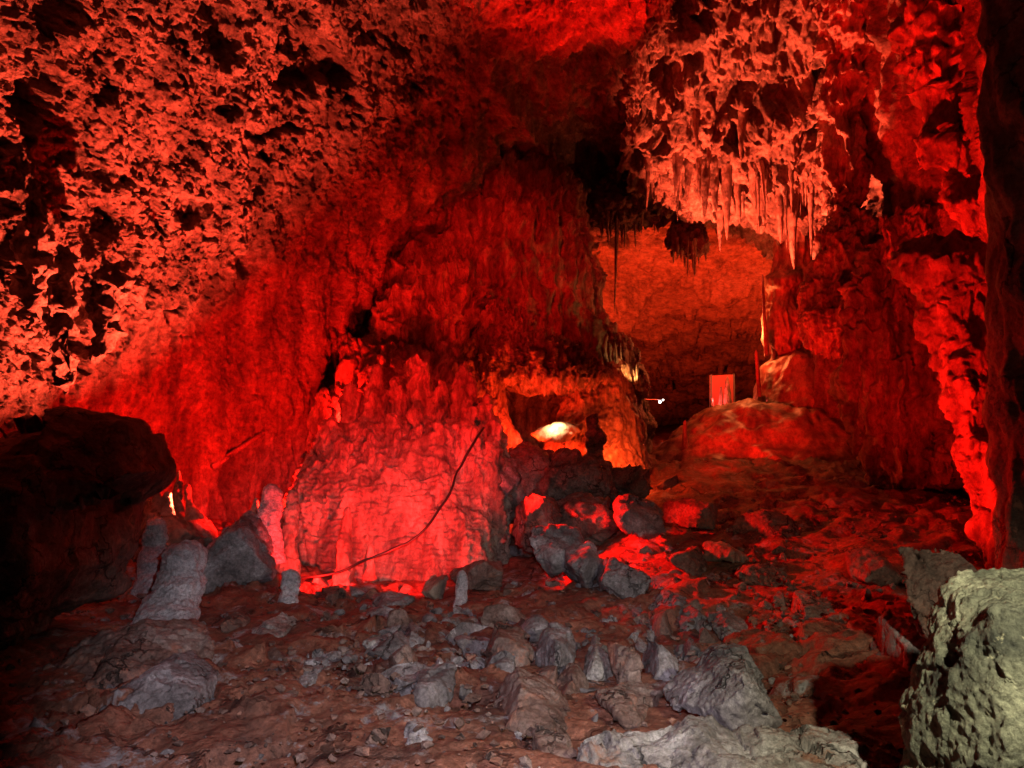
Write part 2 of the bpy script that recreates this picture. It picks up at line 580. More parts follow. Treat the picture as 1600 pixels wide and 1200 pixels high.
def outline_rock(name, pts, t, thick, layers, m, label=None, cat='rock', group=None, sub=5, seed=1, flat=0.55, parent=None, warp=0.0, tilt=0.0, cuts=14):
    """a boulder whose girth seen from the path follows pts; thick = half its depth in metres; tilt leans its top away"""
    pts = np.array(pts, float)
    c = (pts.min(0) + pts.max(0)) / 2
    D, F = ico(min(sub, 6))
    th = np.arccos(np.clip(-D[:, 1], -1, 1))
    ph = np.arctan2(D[:, 2], D[:, 0])
    # radius of the outline polygon along each angle
    q = pts - c
    pa = np.arctan2(-q[:, 1], q[:, 0])
    e1, e2 = q, np.roll(q, -1, 0)
    fine = np.concatenate([e1 + (e2 - e1) * k / 24 for k in range(24)])
    fa, fr = np.arctan2(-fine[:, 1], fine[:, 0]), np.hypot(fine[:, 0], fine[:, 1])
    o = np.argsort(fa)
    rho = np.interp(ph, np.r_[fa[o] - 2 * math.pi, fa[o], fa[o] + 2 * math.pi], np.r_[fr[o]] .tolist() * 3)
    st = np.sin(th)
    r = rho * st ** flat
    dz = -np.sign(np.cos(th)) * np.abs(np.cos(th)) ** flat
    tO = t + 0.35 * thick
    sc = (tO - 0.6 * thick) / FPX
    up = r * np.sin(ph) * sc
    V = np.stack([r * np.cos(ph) * sc, thick * dz + tilt * up, up], -1)
    lo0, hi0 = V.min(0), V.max(0)
    V = chisel(V, None, cuts, seed, *((0.70, 0.94) if cuts >= 14 else (0.80, 0.96)))
    lo1, hi1 = V.min(0), V.max(0)
    V = lo0 + (V - lo1) / (hi1 - lo1) * (hi0 - lo0)      # keep the girth after the breaks
    O = P3(c[0], c[1], tO)
    V, F = uniform(V, F, np.ptp(V, axis=0).max() / ({4: 36, 5: 48, 6: 75, 7: 140}[sub] * (1.0 if t < 6 else 0.72)))
    N = face_normals(V, F)
    W = relief(V + O, N, layers, seed, warp, 0.5)
    base = np.array([O[0], O[1], W[:, 2].min()])
    me = raw_mesh(name, W - base, F)
    ob = link(name, me, m, parent, base if parent is None else base - np.array(parent.location))
    return tag(ob, label, cat if parent is None else None, group)

def rock_mesh(name, seed, sub=3, planes=11, amp=0.08, squash=(1, 1, 0.75)):
    rs = np.random.RandomState(seed)
    D, F = ico(sub)
    n = rs.normal(size=(planes, 3))
    n /= np.linalg.norm(n, axis=1)[:, None]
    d = rs.uniform(0.55, 0.95, planes)
    dots = D @ n.T
    r = np.where(dots > 0.05, d / np.maximum(dots, 0.05), 9)
    r = -np.log(np.exp(-45 * np.minimum(r, 2)).sum(1) + math.exp(-45 * 1.1)) / 45
    V = D * np.clip(r, 0.3, 1.2)[:, None] * np.array(squash)
    V = chisel(V, None, 10, seed, 0.62, 0.90, 0.0) * 1.3
    V = V + D * (0.5 * amp * fbm(V * 1.6 + seed, 3, seed) + 0.03 * layer(V + seed, ('facet', 0.4, 1.0), seed) + 0.035 * fbm(V * 7 + seed, 4, seed, 0.6))[:, None]
    return raw_mesh(name, V, F)

def path_tube(name, P, rad, m, nc=8, parent=None, label=None, cat=None, wob=0.0, seed=0):
    P = np.asarray(P, float)
    n = len(P)
    rad = np.broadcast_to(rad, n)
    T = np.gradient(P, axis=0)
    T /= np.linalg.norm(T, axis=1)[:, None]
    ref = np.array([0.03, 1.0, 0.07])
    A = np.cross(T, ref)
    A /= np.maximum(np.linalg.norm(A, axis=1)[:, None], 1e-6)
    B = np.cross(T, A)
    a = np.linspace(0, 2 * math.pi, nc, endpoint=False)
    G = P[:, None] + rad[:, None, None] * (np.cos(a)[None, :, None] * A[:, None] + np.sin(a)[None, :, None] * B[:, None])
    V = G.reshape(-1, 3)
    if wob:
        V = V + np.repeat(P, nc, 0) * 0 + wob * np.stack([fbm(V / 0.25, 3, seed + k) for k in range(3)], -1)
    V = np.vstack([V, P[0], P[-1]])
    base = P[np.argmin(P[:, 2])]
    me = raw_mesh2(name, V - base, grid_faces(n, nc, True), n, nc)
    o = link(name, me, m, parent, base if parent is None else base - np.array(parent.location))
    return tag(o, label, cat)

# ------------------------------------------------------------------ the floor
FC = [(100,1190,3.6),(500,1190,3.4),(900,1190,3.4),(1300,1200,3.3),(1550,1190,3.2),
      (0,1060,5),(300,1060,5),(600,1080,4.6),(900,1070,4.8),(1200,1080,4.6),(1420,1040,4.6),
      (100,970,7),(300,965,7.2),(600,965,7),(900,960,6.8),(1200,950,6.4),(1420,920,6),
      (300,880,9),(450,908,9),(700,925,9),(900,890,9),(1100,865,8.6),(1300,830,8.6),(1500,805,8.6),
      (850,800,12),(1000,775,12),(1200,755,12),(1400,760,11.5),
      (800,728,15),(950,720,16),(1050,705,17),(1250,700,17),(1450,730,15),
      (1000,698,22),(1150,685,24),(1050,672,34),(1180,665,34),
      (150,850,11),(300,815,11.5),(450,850,12),(0,900,9),(600,860,12.5),(450,790,15),(700,760,16),
      (-400,980,7),(-400,1150,4),(2000,1100,4),(2000,850,8),(-500,900,12),(2100,760,14)]
FX = np.array([P3(*c) for c in FC] + [(0,0,0.0),(-3,0.5,0.15),(3,0.5,0.2),(0,-2,0.0),(-5,-2,0.3),(5,-2,0.3)])
floor_z = TPS(FX[:, :2], FX[:, 2], 0.002)

def on_floor(px, py):
    """where the line of sight through (px, py) meets the floor"""
    t = np.linspace(2.2, 36, 900)
    Q = V3(px, py, t)
    h = floor_z(Q[:, :2])
    k = np.argmax(Q[:, 2] < h)
    return Q[k], t[k]

def build_floor():
    # rows go from the visitor's feet to the far end of the passage, ever wider
    yy = np.r_[np.linspace(-1.5, 2.4, 14), 2.4 * (40 / 2.4) ** (np.linspace(0, 1, 410)[1:])]
    uu = np.linspace(-1, 1, 440)
    uu = np.sign(uu) * (0.85 * np.abs(uu) + 0.15 * np.abs(uu) ** 3)
    half = np.maximum(4.0, 0.86 * yy + 2.0)
    X = uu[None, :] * half[:, None]
    Y = np.broadcast_to(yy[:, None], X.shape)
    Z = floor_z(np.stack([X, Y], -1).reshape(-1, 2))
    P = np.stack([X.ravel(), Y.ravel(), Z], -1)
    far = sstep(3, 14, P[:, 1])
    h = 0.16 * fbm(P / 1.7, 4, 11) + 0.06 * (1 - 2 * np.abs(perlin(P / 0.7, 15)))
    rough = sstep(-0.25, 0.3, fbm(P / 2.6, 2, 21))
    W = P + 0.12 * np.stack([fbm(P / 0.5, 2, 31 + k) for k in range(3)], -1)
    h += (0.03 + 0.07 * rough) * layer(W, ('facet', 0.42, 1.0), 41)
    h += (0.008 + 0.03 * rough) * layer(W, ('facet', 0.13, 1.0), 43)
    h += 0.02 * rough * layer(P, ('pop', 0.07, 1.0, 1.0), 44)
    h += 0.03 * fbm(P / 0.12, 3, 51)
    h += far * 0.10 * layer(P, ('facet', 0.6, 1.0), 61)
    P[:, 2] += h
    P[:, 0] += 0.05 * fbm(P / 0.3, 2, 71)
    me = raw_mesh('cave_floor', P, grid_faces(len(yy), len(uu), False)[:, ::-1])
    tag(link('cave_floor', me, M_MUD), kind='structure')
build_floor()

# ------------------------------------------------------------------ walls and ceilings
def warp_axis(lo, a, b, hi, n_lo, n_in, n_hi):
    return np.r_[np.linspace(lo, a, n_lo, endpoint=False), np.linspace(a, b, n_in, endpoint=False), np.linspace(b, hi, n_hi)]

def build_left_wall():
    C = [(-500,-500,4.5),(-500,300,5.0),(-500,800,5.4),(-500,1300,5.4),
         (0,-500,6),(0,0,8.0),(0,300,8.9),(0,600,9.4),(0,900,9.6),(0,1200,9.6),
         (300,-500,7),(300,0,9.8),(300,300,11.0),(300,600,11.8),(300,850,12),(300,1200,12),
         (600,-500,7.5),(600,0,11.2),(600,300,13.2),(600,600,14.6),(600,900,15),
         (760,0,11.6),(760,150,13.5),(760,300,15.4),(760,600,16.5),
         (870,-500,7),(870,0,10.8),(870,50,11.6),(870,200,15.5),(870,350,19),(870,600,19),
         (1000,-500,7),(1000,0,11.3),(1000,50,12.4),(1000,200,16.5),(1000,350,19.5),(1000,700,20)]
    C = np.array(C, float)
    dep = TPS(C[:, :2], C[:, 2], 1e-3)
    u = np.r_[np.linspace(0, 0.3, 50, endpoint=False), np.linspace(0.3, 1, 590)]
    py = warp_axis(-450, -20, 860, 1000, 40, 510, 10)
    right = 1005 - 125 * sstep(330, 430, py)
    PX = -450 + u[None, :] * (right + 450)[:, None]
    PY = np.broadcast_to(py[:, None], PX.shape)
    T = dep(np.stack([PX.ravel(), PY.ravel()], -1)).reshape(PX.shape)
    G = V3(PX, PY, T)
    N = grid_normals(G, False)
    if (N[300, 300] * (G[300, 300] - np.array([0, 0, CAMZ]))).sum() > 0:
        N = -N
    px, py_, P, N = PX.ravel(), PY.ravel(), G.reshape(-1, 3), N.reshape(-1, 3)
    # the popcorn crust covers the upper left, smooth flowstone the lower middle
    line = py_ - (640 - 0.78 * (px - 120))
    crust = 1 - sstep(-90, 120, line + 110 * fbm(P / 1.5, 2, 3))
    crust *= 1 - 0.75 * sstep(720, 800, px)
    sm = 1 - crust
    B = P
    ed = np.stack([fbm(B / 0.8, 3, 17), fbm(B / 0.8, 3, 18)], -1) * 60 + np.stack([fbm(B / 0.28, 3, 27), fbm(B / 0.28, 3, 28)], -1) * 42
    hole = np.zeros(len(P))
    for hx, hy, hw, hh, hd in [(62,155,42,50,1.2),(170,268,30,40,1.0),(495,112,46,48,0.9),(98,22,48,48,1.1),(178,118,14,40,0.8),(288,122,22,34,0.7),(20,400,26,60,1.2),
                               (350,165,26,18,0.6),(60,470,22,60,1.0),(215,25,26,14,0.6),(550,170,22,26,0.6),(430,225,20,18,0.5),(150,345,46,10,0.6),(115,560,22,46,1.0),
                               (10,225,30,34,0.9),(330,30,24,40,0.6),(400,300,14,34,0.5),(230,330,18,40,0.5),(450,40,18,30,0.5),(590,60,16,30,0.5),(270,480,12,50,0.5),(640,90,14,40,0.5)]:
        e = np.hypot((px - hx + ed[:, 0]) / hw, (py_ - hy + ed[:, 1]) / hh)
        hole = np.maximum(hole, hd * (1 - sstep(0.45, 1.1, e)))
    P = P + N * (0.55 * fbm(B / 2.8, 3, 7))[:, None]
    P = P + N * ((0.10 + 0.22 * crust + 0.30 * (1 - crust) * sstep(430, 520, px)) * layer(B, ('drape', 0.75, 4.5, 1.0), 8))[:, None]
    P = P + N * (crust * layer(B, ('pit', 0.95, 0.22, 0.35), 9) - 0.55 * hole)[:, None]
    P = P + N * (crust * layer(B, ('pit', 0.20, 0.16, 0.10), 19))[:, None]
    P = P + N * ((0.13 * crust) * layer(B, ('pop', 0.55, 1.5, 1.0), 10))[:, None]
    W = P + 0.08 * np.stack([fbm(P / 0.22, 2, 26 + k) for k in range(3)], -1)
    P = P + N * ((0.13 * crust + 0.012) * layer(W, ('pop', 0.15, 2.0, 1.0), 12))[:, None]
    P = P + N * (0.06 * crust * layer(W, ('drape', 0.10, 0.5, 1.0), 22))[:, None]
    P = P + N * ((0.022 * crust + 0.006) * layer(W, ('facet', 0.07, 1.0), 23))[:, None]
    P = P + N * ((0.085 * crust + 0.01) * layer(P, ('pop', 0.075, 1.5, 1.0), 13))[:, None]
    P = P + N * (0.35 * sstep(730, 800, px) * (1 - sstep(360, 420, py_)) * layer(B, ('step', 0.7, 1.0), 33))[:, None]
    P = P + N * ((0.17 * sm) * layer(B, ('drape', 0.28, 2.4, 1.0), 14) + 0.08 * sm * layer(B, ('drape', 0.1, 1.4, 1.0), 24))[:, None]
    P = P + N * ((0.07 * sm) * fbm(B / 0.35, 5, 15))[:, None]
    P = P + (0.02 + crust * 0.05)[:, None] * np.stack([fbm(P / 0.12, 4, 16 + k, 0.65) for k in range(3)], -1)
    global WALLQ
    rel = P[::3] - np.array([0, 0, CAMZ])
    tt = rel[:, 1] * cp + rel[:, 2] * sp
    WALLQ = np.stack([800 + FPX * rel[:, 0] / tt, 600 - FPX * (-rel[:, 1] * sp + rel[:, 2] * cp) / tt, tt], -1)
    me = raw_mesh('cave_wall', P, grid_faces(*PX.shape, False))
    tag(link('cave_wall', me, M_WALL), kind='structure')
build_left_wall()

def view_sheet(name, ctrl, pxs, pys, layers, m, seed, warp=0.0):
    C = np.array(ctrl, float)
    dep = TPS(C[:, :2], C[:, 2], 1e-3)
    PX, PY = np.meshgrid(pxs, pys)
    T = dep(np.stack([PX.ravel(), PY.ravel()], -1)).reshape(PX.shape)
    G = V3(PX, PY, T)
    N = grid_normals(G, False)
    k = (PX.shape[0] // 2, PX.shape[1] // 2)
    if (N[k] * (G[k] - np.array([0, 0, CAMZ]))).sum() > 0:
        N = -N
    P = relief(G.reshape(-1, 3), N.reshape(-1, 3), layers, seed, warp)
    me = raw_mesh(name, P, grid_faces(*PX.shape, False))
    return tag(link(name, me, m), kind='structure')

# the far chamber: a sloping ceiling that runs down to a dark end wall
view_sheet('passage_wall', [(800,250,19.5),(1000,300,20),(1200,330,19),(1400,330,18),(900,420,21),(1050,430,22),(1200,430,20.5),(1350,430,19),
                            (900,520,25),(1050,520,27),(1200,530,26),(900,580,29),(1050,580,32),(1200,590,31),(1050,640,37),(1200,650,36),(900,650,33),
                            (1400,600,24),(800,500,23),(1050,760,37),(1300,760,34),(800,760,34)],
           np.linspace(800, 1400, 250), np.linspace(240, 760, 230),
           [('fbm', 3.5, 4, 0.9), ('step', 1.1, 0.45), ('facet', 1.2, 0.4), ('facet', 0.5, 0.2), ('fbm', 0.6, 4, 0.3), ('pop', 0.3, 1.0, 0.14)], M_PASS, 300)

def ctrl_sheet(name, rows, nr, nc, layers, m, seed, warp=0.0, crustmask=None):
    """a rock sheet through a net of control points; rows may fold back behind their own lip"""
    R = np.array([[P3(*p) for p in r] for r in rows])
    a, b, _ = R.shape
    U = catmull(np.arange(a), R.reshape(a, -1), np.linspace(0, a - 1, nr)).reshape(nr, b, 3)
    G = catmull(np.arange(b), U.transpose(1, 0, 2).reshape(b, -1), np.linspace(0, b - 1, nc)).reshape(nc, nr, 3).transpose(1, 0, 2)
    N = grid_normals(G, False)
    k = (nr // 3, nc // 2)
    if (N[k] * (G[k] - np.array([0, 0, CAMZ]))).sum() > 0:
        N = -N
    P = relief(G.reshape(-1, 3), N.reshape(-1, 3), layers, seed, warp, 0.35)
    me = raw_mesh(name, P, grid_faces(nr, nc, False))
    return tag(link(name, me, m), kind='structure')

# the stalactite hung ceiling right of the dark recess; its lower lip folds away over the passage
ctrl_sheet('cave_ceiling', [
    [(960,-450,8),(1100,-450,8.5),(1200,-450,8.5),(1330,-450,8.5),(1500,-450,8)],
    [(985,-100,11),(1090,-100,11.6),(1200,-100,11.6),(1300,-100,11.2),(1420,-100,11)],
    [(1010,40,12.6),(1090,60,12.9),(1190,60,13),(1300,40,12.8),(1420,20,12.6)],
    [(990,150,14.2),(1080,150,13.9),(1190,160,14.1),(1300,150,14.1),(1420,150,13.8)],
    [(975,240,15.4),(1070,250,14.9),(1190,260,15),(1300,270,15),(1420,270,14.8)],
    [(985,300,16.6),(1070,320,16),(1190,340,16),(1290,370,16),(1420,380,15.8)],
    [(990,310,17.6),(1075,335,17),(1200,365,17),(1290,400,17),(1420,410,17)],
    [(985,290,19),(1070,310,18.8),(1200,350,18.8),(1300,380,18.8),(1420,380,18.6)],
    [(980,240,21),(1070,250,21),(1200,260,21),(1300,280,21),(1420,280,21)]], 340, 290,
    [('fbm', 2.2, 3, 0.7), ('drape', 0.6, 2.2, 0.5), ('pit', 1.0, 0.14, 0.55), ('pop', 0.42, 2.2, 0.28), ('drape', 0.2, 1.2, 0.16), ('pop', 0.15, 2.0, 0.13), ('pop', 0.075, 1.5, 0.06), ('fbm', 0.10, 3, 0.05)], M_WALL, 400, 0.12)

# the right hand wall behind the hanging masses
view_sheet('side_wall', [(1270,-450,10),(1270,100,13.6),(1270,400,14.6),(1270,800,15),(1450,-450,7),(1450,0,10.5),(1450,400,12.4),(1450,800,13),
                         (1600,-450,5),(1600,100,6.6),(1600,500,7.2),(1600,900,7.4),(1750,0,4.6),(1750,500,4.4),(1750,1000,4.4),(2100,0,3.2),(2100,900,3)],
           np.r_[np.linspace(1275, 1620, 170), np.linspace(1625, 2100, 40)], np.r_[np.linspace(-450, -10, 40), np.linspace(0, 900, 280)],
           [('fbm', 2.4, 3, 0.5), ('drape', 0.5, 2.6, 0.35), ('pop', 0.4, 1.8, 0.18), ('pop', 0.15, 1.4, 0.08), ('fbm', 0.15, 3, 0.06)], M_WALL, 500, 0.08)

RK = [('fbm', 0.6, 4, 0.08), ('facet', 0.4, 0.05), ('facet', 0.14, 0.025), ('fbm', 0.08, 4, 0.03)]
RKS = [('fbm', 0.35, 3, 0.022), ('facet', 0.22, 0.028), ('facet', 0.08, 0.010), ('fbm', 0.04, 4, 0.012)]
# ------------------------------------------------------------------ large formations
DRAPE = [('fbm', 1.6, 3, 0.35), ('drape', 0.42, 3.0, 0.34), ('drape', 0.15, 2.0, 0.17), ('pop', 0.22, 4.0, 0.10), ('fbm', 0.15, 3, 0.05)]
t_ = tube('rock_buttress', [(190,690,860,17.4),(290,620,900,16.4),(380,600,916,15.7),(470,590,938,15.3),(560,585,990,15.8),(650,580,1012,16.8),(760,575,1010,17)],
     DRAPE, M_FLOW, 0.55, 270, 400, 21, (0.1, 0), 0.12, 0.4, label='towering dark red buttress of draped flowstone left of the far passage', cat='rock formation')
tube('fluted_flowstone', [(385,655,705,14.3),(430,620,745,13.9),(520,600,755,13.6),(600,530,760,13.1),(680,500,770,12.6),(800,470,770,12.2)],
     [('fbm', 1.0, 3, 0.28), ('drape', 0.34, 1.6, 0.34), ('drape', 0.13, 1.2, 0.15), ('pop', 0.19, 4.0, 0.16), ('fbm', 0.12, 3, 0.05)], M_FLOW, 0.5, 260, 340, 22, (0.12, 0), 0.12, 0.35,
     label='fluted red flowstone curtains rising behind the bright rippled mound', cat='rock formation')
md_ = tube('flowstone_mound', [(630,590,770,11.6),(655,560,778,11.3),(690,515,785,10.9),(730,478,790,10.6),(790,455,793,10.3),(880,436,788,10.0),(945,425,778,9.9)],
     [('fbm', 1.0, 3, 0.16), ('drape', 0.42, 3.0, 0.17), ('drape', 0.15, 1.8, 0.09), ('pop', 0.06, 0.9, 0.042), ('step', 0.07, 0.016), ('fbm', 0.05, 3, 0.03)], M_FLOW, 0.48, 260, 390, 23, (0.18, 0), 0.05, 0.2, sq=0.8,
     label='bright red flowstone curtain with finely rippled skin and a cable across it', cat='rock formation')
jr = random.Random(77)
def drape(parent, c, y0, y1, w, t, m=M_FLOW, k=0):
    n = 5
    rows = []
    for q in range(n):
        f = q / (n - 1)
        y, cx, hw = y0 + (y1 - y0) * f, c + jr.uniform(-0.12, 0.12) * w, w * (0.10 + 0.46 * f ** 0.7) * jr.uniform(0.85, 1.15)
        rows.append((y, cx - hw, cx + hw, t - 0.25 * f))
    nr = int(max(60, (y1 - y0) * 0.42))
    return tube('drape', rows, [('fbm', 0.5, 3, 0.10), ('drape', 0.14, 1.6, 0.13), ('drape', 0.06, 0.7, 0.05), ('pop', 0.12, 3, 0.06), ('fbm', 0.07, 3, 0.025)], m, 0.9, nr, 60, 600 + k, (0.10, 0.03), 0.06, 0.25, parent=parent)
for k, a in enumerate([(640,285,640,62,14.9),(588,320,600,56,14.6),(700,235,590,60,15.2),(752,215,560,44,15.5),(800,300,520,62,15.0),(858,330,590,74,14.9),(908,390,600,52,15.0),
                       (672,400,640,70,14.0),(735,420,640,54,13.9),(606,455,640,66,13.6),(545,520,690,56,13.2),(578,570,700,46,12.7),(505,610,760,46,12.6),(640,560,680,44,12.6),(700,560,680,50,12.7)]):
    drape(t_, *a, k=k)
for k, a in enumerate([(492,725,800,30,10.1),(530,690,780,34,10.2),(575,668,770,30,10.3),(612,650,740,32,10.45),(650,642,730,30,10.5),(690,640,730,34,10.5),(735,640,740,34,10.5),(770,660,760,30,10.4),
                       (518,640,745,40,10.75),(550,596,725,42,11.0),(585,572,705,46,11.15),(622,592,700,42,11.2),(656,556,700,48,11.2),(690,598,700,42,11.15),(726,572,705,46,11.05),(762,612,715,40,10.9)]):
    drape(md_, *a, k=40 + k)

# the lit grotto between buttress and passage
g = empty('grotto_block', P3(890, 712, 13.2))
tag(g, 'orange lit hollow flowstone block with a dark opening and glowing base', 'rock formation')
tube('canopy', [(470,775,800,13.6),(505,752,838,13.5),(540,745,890,13.3),(570,742,930,13.3),(596,745,962,13.3),(606,748,965,13.4)],
     [('fbm', 0.7, 3, 0.16), ('drape', 0.16, 0.8, 0.22), ('drape', 0.07, 0.6, 0.11), ('pop', 0.10, 3, 0.09)], M_FLOW, 0.45, 150, 260, 24, (0.1, 0.12), 0.06, 0.2, parent=g)
tube('cone', [(556,935,968,13.8),(585,900,985,13.6),(620,884,992,13.5),(660,868,1002,13.4),(700,850,1010,13.2),(730,840,1018,13.1)],
     [('fbm', 0.7, 3, 0.10), ('drape', 0.3, 1.6, 0.10), ('drape', 0.1, 0.8, 0.04), ('fbm', 0.08, 3, 0.025)], M_SMOOTH, 0.7, 170, 260, 25, (0.12, 0), 0.02, 0.2, parent=g)
tube('side_leg', [(560,748,782,13.2),(620,756,788,13.1),(660,766,800,13.0),(700,778,824,12.9),(725,785,840,12.8)],
     [('fbm', 0.5, 3, 0.08), ('drape', 0.14, 1.0, 0.09), ('fbm', 0.08, 3, 0.02)], M_FLOW, 0.8, 110, 110, 26, (0.1, 0), 0.03, 0.2, parent=g)

outline_rock('glow_rock', [(826,672),(842,664),(868,659),(898,662),(910,674),(886,692),(845,688)], 12.5, 0.16, RKS, M_FLOW, parent=g, sub=5, seed=90, cuts=4, tilt=0.9)
# tiered dome on the right
g = empty('tiered_dome', P3(1210, 760, 15.6))
tag(g, 'smooth dark red dome of three stacked flowstone tiers right of the passage', 'rock formation')
SM = [('fbm', 1.6, 3, 0.22), ('drape', 0.7, 2.2, 0.14), ('fbm', 0.3, 4, 0.05)]
tube('lower_tier', [(622,1150,1280,16.4),(640,1105,1330,16.2),(668,1065,1360,16.0),(710,1020,1385,15.6),(760,985,1400,15.2),(800,960,1420,15)], SM, M_SMOOTH, 0.75, 110, 220, 31, (0.16, 0), parent=g)
tube('upper_tier', [(538,1222,1290,16.3),(560,1203,1312,16.3),(600,1187,1332,16.2),(640,1180,1342,16.0),(660,1178,1345,16.0)], SM[:2] + [('fbm', 0.25, 4, 0.04)], M_SMOOTH, 0.9, 110, 200, 32, (0.25, 0), parent=g)
tube('pillar', [(352,1212,1285,16.6),(385,1210,1275,16.6),(425,1204,1266,16.5),(436,1196,1266,16.4),(446,1196,1262,16.4),(456,1201,1255,16.4),(500,1193,1256,16.3),(535,1195,1258,16.3),(556,1206,1256,16.3)],
     [('fbm', 0.8, 3, 0.10), ('drape', 0.22, 1.8, 0.09), ('fbm', 0.15, 3, 0.04)], M_SMOOTH, 0.8, 170, 150, 33, (0.06, 0.05), parent=g)
tube('support', [(520,1203,1213,16.2),(548,1205,1212,16.2),(575,1203,1216,16.2)], [('fbm', 0.1, 3, 0.03)], M_FLOW, 1, 30, 24, 34, (0.05, 0), parent=g)

# masses hanging on the right
HANG = [('fbm', 1.0, 3, 0.22), ('drape', 0.32, 2.6, 0.34), ('drape', 0.11, 1.4, 0.15), ('pop', 0.16, 3.5, 0.10), ('fbm', 0.1, 3, 0.04)]
tube('hanging_curtain', [(-250,1285,1400,11.6),(0,1286,1375,12.2),(150,1288,1352,12.6),(270,1290,1348,12.9),(345,1297,1335,13)], HANG, M_FLOW, 0.8, 220, 110, 41, (0.02, 0.06), 0.08, 0.3,
     label='tall straight edged rock curtain hanging right of the coral ceiling', cat='rock formation')
tube('bell_curtain', [(320,1300,1350,12.9),(380,1280,1385,12.6),(440,1264,1402,12.4),(500,1256,1408,12.2),(535,1258,1400,12.2),(560,1275,1390,12.2)],
     [('fbm', 0.9, 3, 0.16), ('drape', 0.3, 2.4, 0.26), ('drape', 0.1, 1.0, 0.08), ('pop', 0.07, 0.8, 0.04), ('fbm', 0.08, 3, 0.03)], M_FLOW, 0.8, 200, 240, 42, (0.08, 0.1), 0.05, 0.3,
     label='bell shaped red flowstone curtain bulging beside the domed pillar', cat='rock formation')
tube('dark_drapery', [(330,1380,1470,11.4),(430,1350,1490,11.3),(540,1320,1520,11.2),(640,1325,1535,11.1),(700,1350,1530,11.0),(745,1365,1500,10.9),(765,1380,1440,10.9)],
     HANG + [('pit', 0.9, 0.15, 0.35)], M_FLOW, 0.6, 200, 220, 43, (0.08, 0.06), 0.1, 0.3,
     label='shadowed hanging rock mass behind the leaning red column', cat='rock formation')
tube('popcorn_mass', [(-200,1350,1560,9.6),(-40,1400,1560,9.5),(60,1425,1530,9.4),(130,1440,1500,9.4),(210,1450,1530,9.3),(290,1480,1535,9.2),(345,1515,1530,9.2)],
     [('fbm', 0.8, 3, 0.35), ('pop', 0.34, 1.7, 0.26), ('pop', 0.13, 1.3, 0.12), ('fbm', 0.07, 3, 0.05)], M_FLOW, 0.6, 250, 180, 44, (0.02, 0.05), 0.16, 0.3,
     label='knobbly bright red rock mass hanging at the upper right', cat='rock formation')
tube('leaning_column', [(378,1432,1520,7.6),(395,1408,1538,7.5),(420,1404,1545,7.4),(445,1436,1540,7.3),(500,1447,1535,7.2),(560,1465,1535,7.0),(640,1485,1540,6.8),(720,1500,1552,6.6),(800,1527,1570,6.4),(860,1546,1592,6.2),(890,1552,1602,6.1)],
     [('fbm', 0.5, 3, 0.10), ('drape', 0.22, 1.4, 0.10), ('pop', 0.13, 1.4, 0.09), ('pop', 0.055, 1.1, 0.035), ('fbm', 0.05, 3, 0.015)], M_FLOW, 0.8, 320, 140, 45, (0.06, 0), 0.05, 0.15,
     label='slender leaning red column with a mushroom head at the right', cat='rock column')
tube('near_wall_pillar', [(-300,1560,1900,4.6),(200,1556,1900,4.8),(600,1572,1900,4.9),(1000,1600,1900,4.8),(1200,1600,1900,4.7)],
     [('fbm', 0.9, 3, 0.14), ('drape', 0.3, 1.6, 0.12), ('pop', 0.2, 1.5, 0.06)], M_BROWN, 0.7, 160, 160, 46, (0.02, 0), 0.05,
     label='unlit black rock pillar closing off the right edge', cat='rock formation')

# ------------------------------------------------------------------ boulders
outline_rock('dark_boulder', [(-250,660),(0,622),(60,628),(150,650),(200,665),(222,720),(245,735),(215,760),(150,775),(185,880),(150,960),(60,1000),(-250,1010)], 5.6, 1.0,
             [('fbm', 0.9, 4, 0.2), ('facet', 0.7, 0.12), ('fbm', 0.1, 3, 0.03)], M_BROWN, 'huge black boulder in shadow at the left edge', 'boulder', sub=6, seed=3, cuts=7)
outline_rock('pale_boulder', [(1415,1250),(1425,1170),(1465,1085),(1505,1005),(1545,945),(1600,908),(1650,898),(1850,910),(1900,1340),(1430,1340)], 2.6, 0.28,
             [('fbm', 0.4, 4, 0.05), ('fbm', 0.12, 4, 0.03), ('facet', 0.16, 0.020), ('facet', 0.05, 0.006), ('ridge', 0.05, 4, 0.004), ('fbm', 0.03, 4, 0.009)], M_BOULDER, 'large pale greenish boulder nearest the path at lower right', 'boulder', sub=7, seed=4, flat=0.35, tilt=0.3, cuts=3)
outline_rock('cracked_rock', [(1428,930),(1442,880),(1480,862),(1530,868),(1548,895),(1500,925),(1475,970),(1462,1045),(1440,1020)], 4.0, 0.3, RKS, M_BROWN,
             'grey rock with red lit left edge behind the pale boulder', 'boulder', sub=6, seed=5)
outline_rock('ledge_rock', [(905,1225),(950,1200),(1030,1188),(1100,1172),(1180,1192),(1270,1178),(1470,1186),(1500,1330),(900,1330)], 2.9, 0.40,
             [('fbm', 0.35, 4, 0.07), ('facet', 0.22, 0.03), ('facet', 0.08, 0.014), ('pop', 0.05, 0.8, 0.010), ('fbm', 0.05, 4, 0.02)], M_PALE, 'long pale speckled ledge along the bottom edge', 'boulder', sub=7, seed=6, flat=0.3, cuts=5)
outline_rock('slab_rock', [(1048,1075),(1100,1062),(1125,1030),(1165,1022),(1185,1055),(1210,1110),(1170,1122),(1100,1115),(1050,1110)], 3.75, 0.3, RKS, M_GREY,
             'grey slab with a raised white corner above the bottom ledge', 'rock', sub=6, seed=7, tilt=0.15, flat=0.35, cuts=10)
outline_rock('angular_rock', [(745,1150),(765,1075),(800,1062),(850,1080),(890,1110),(900,1150),(820,1165)], 4.0, 0.3, RKS, M_BROWN,
             'broad flat faced lilac brown rock at bottom centre', 'rock', sub=6, seed=8, tilt=0.6, flat=0.4)
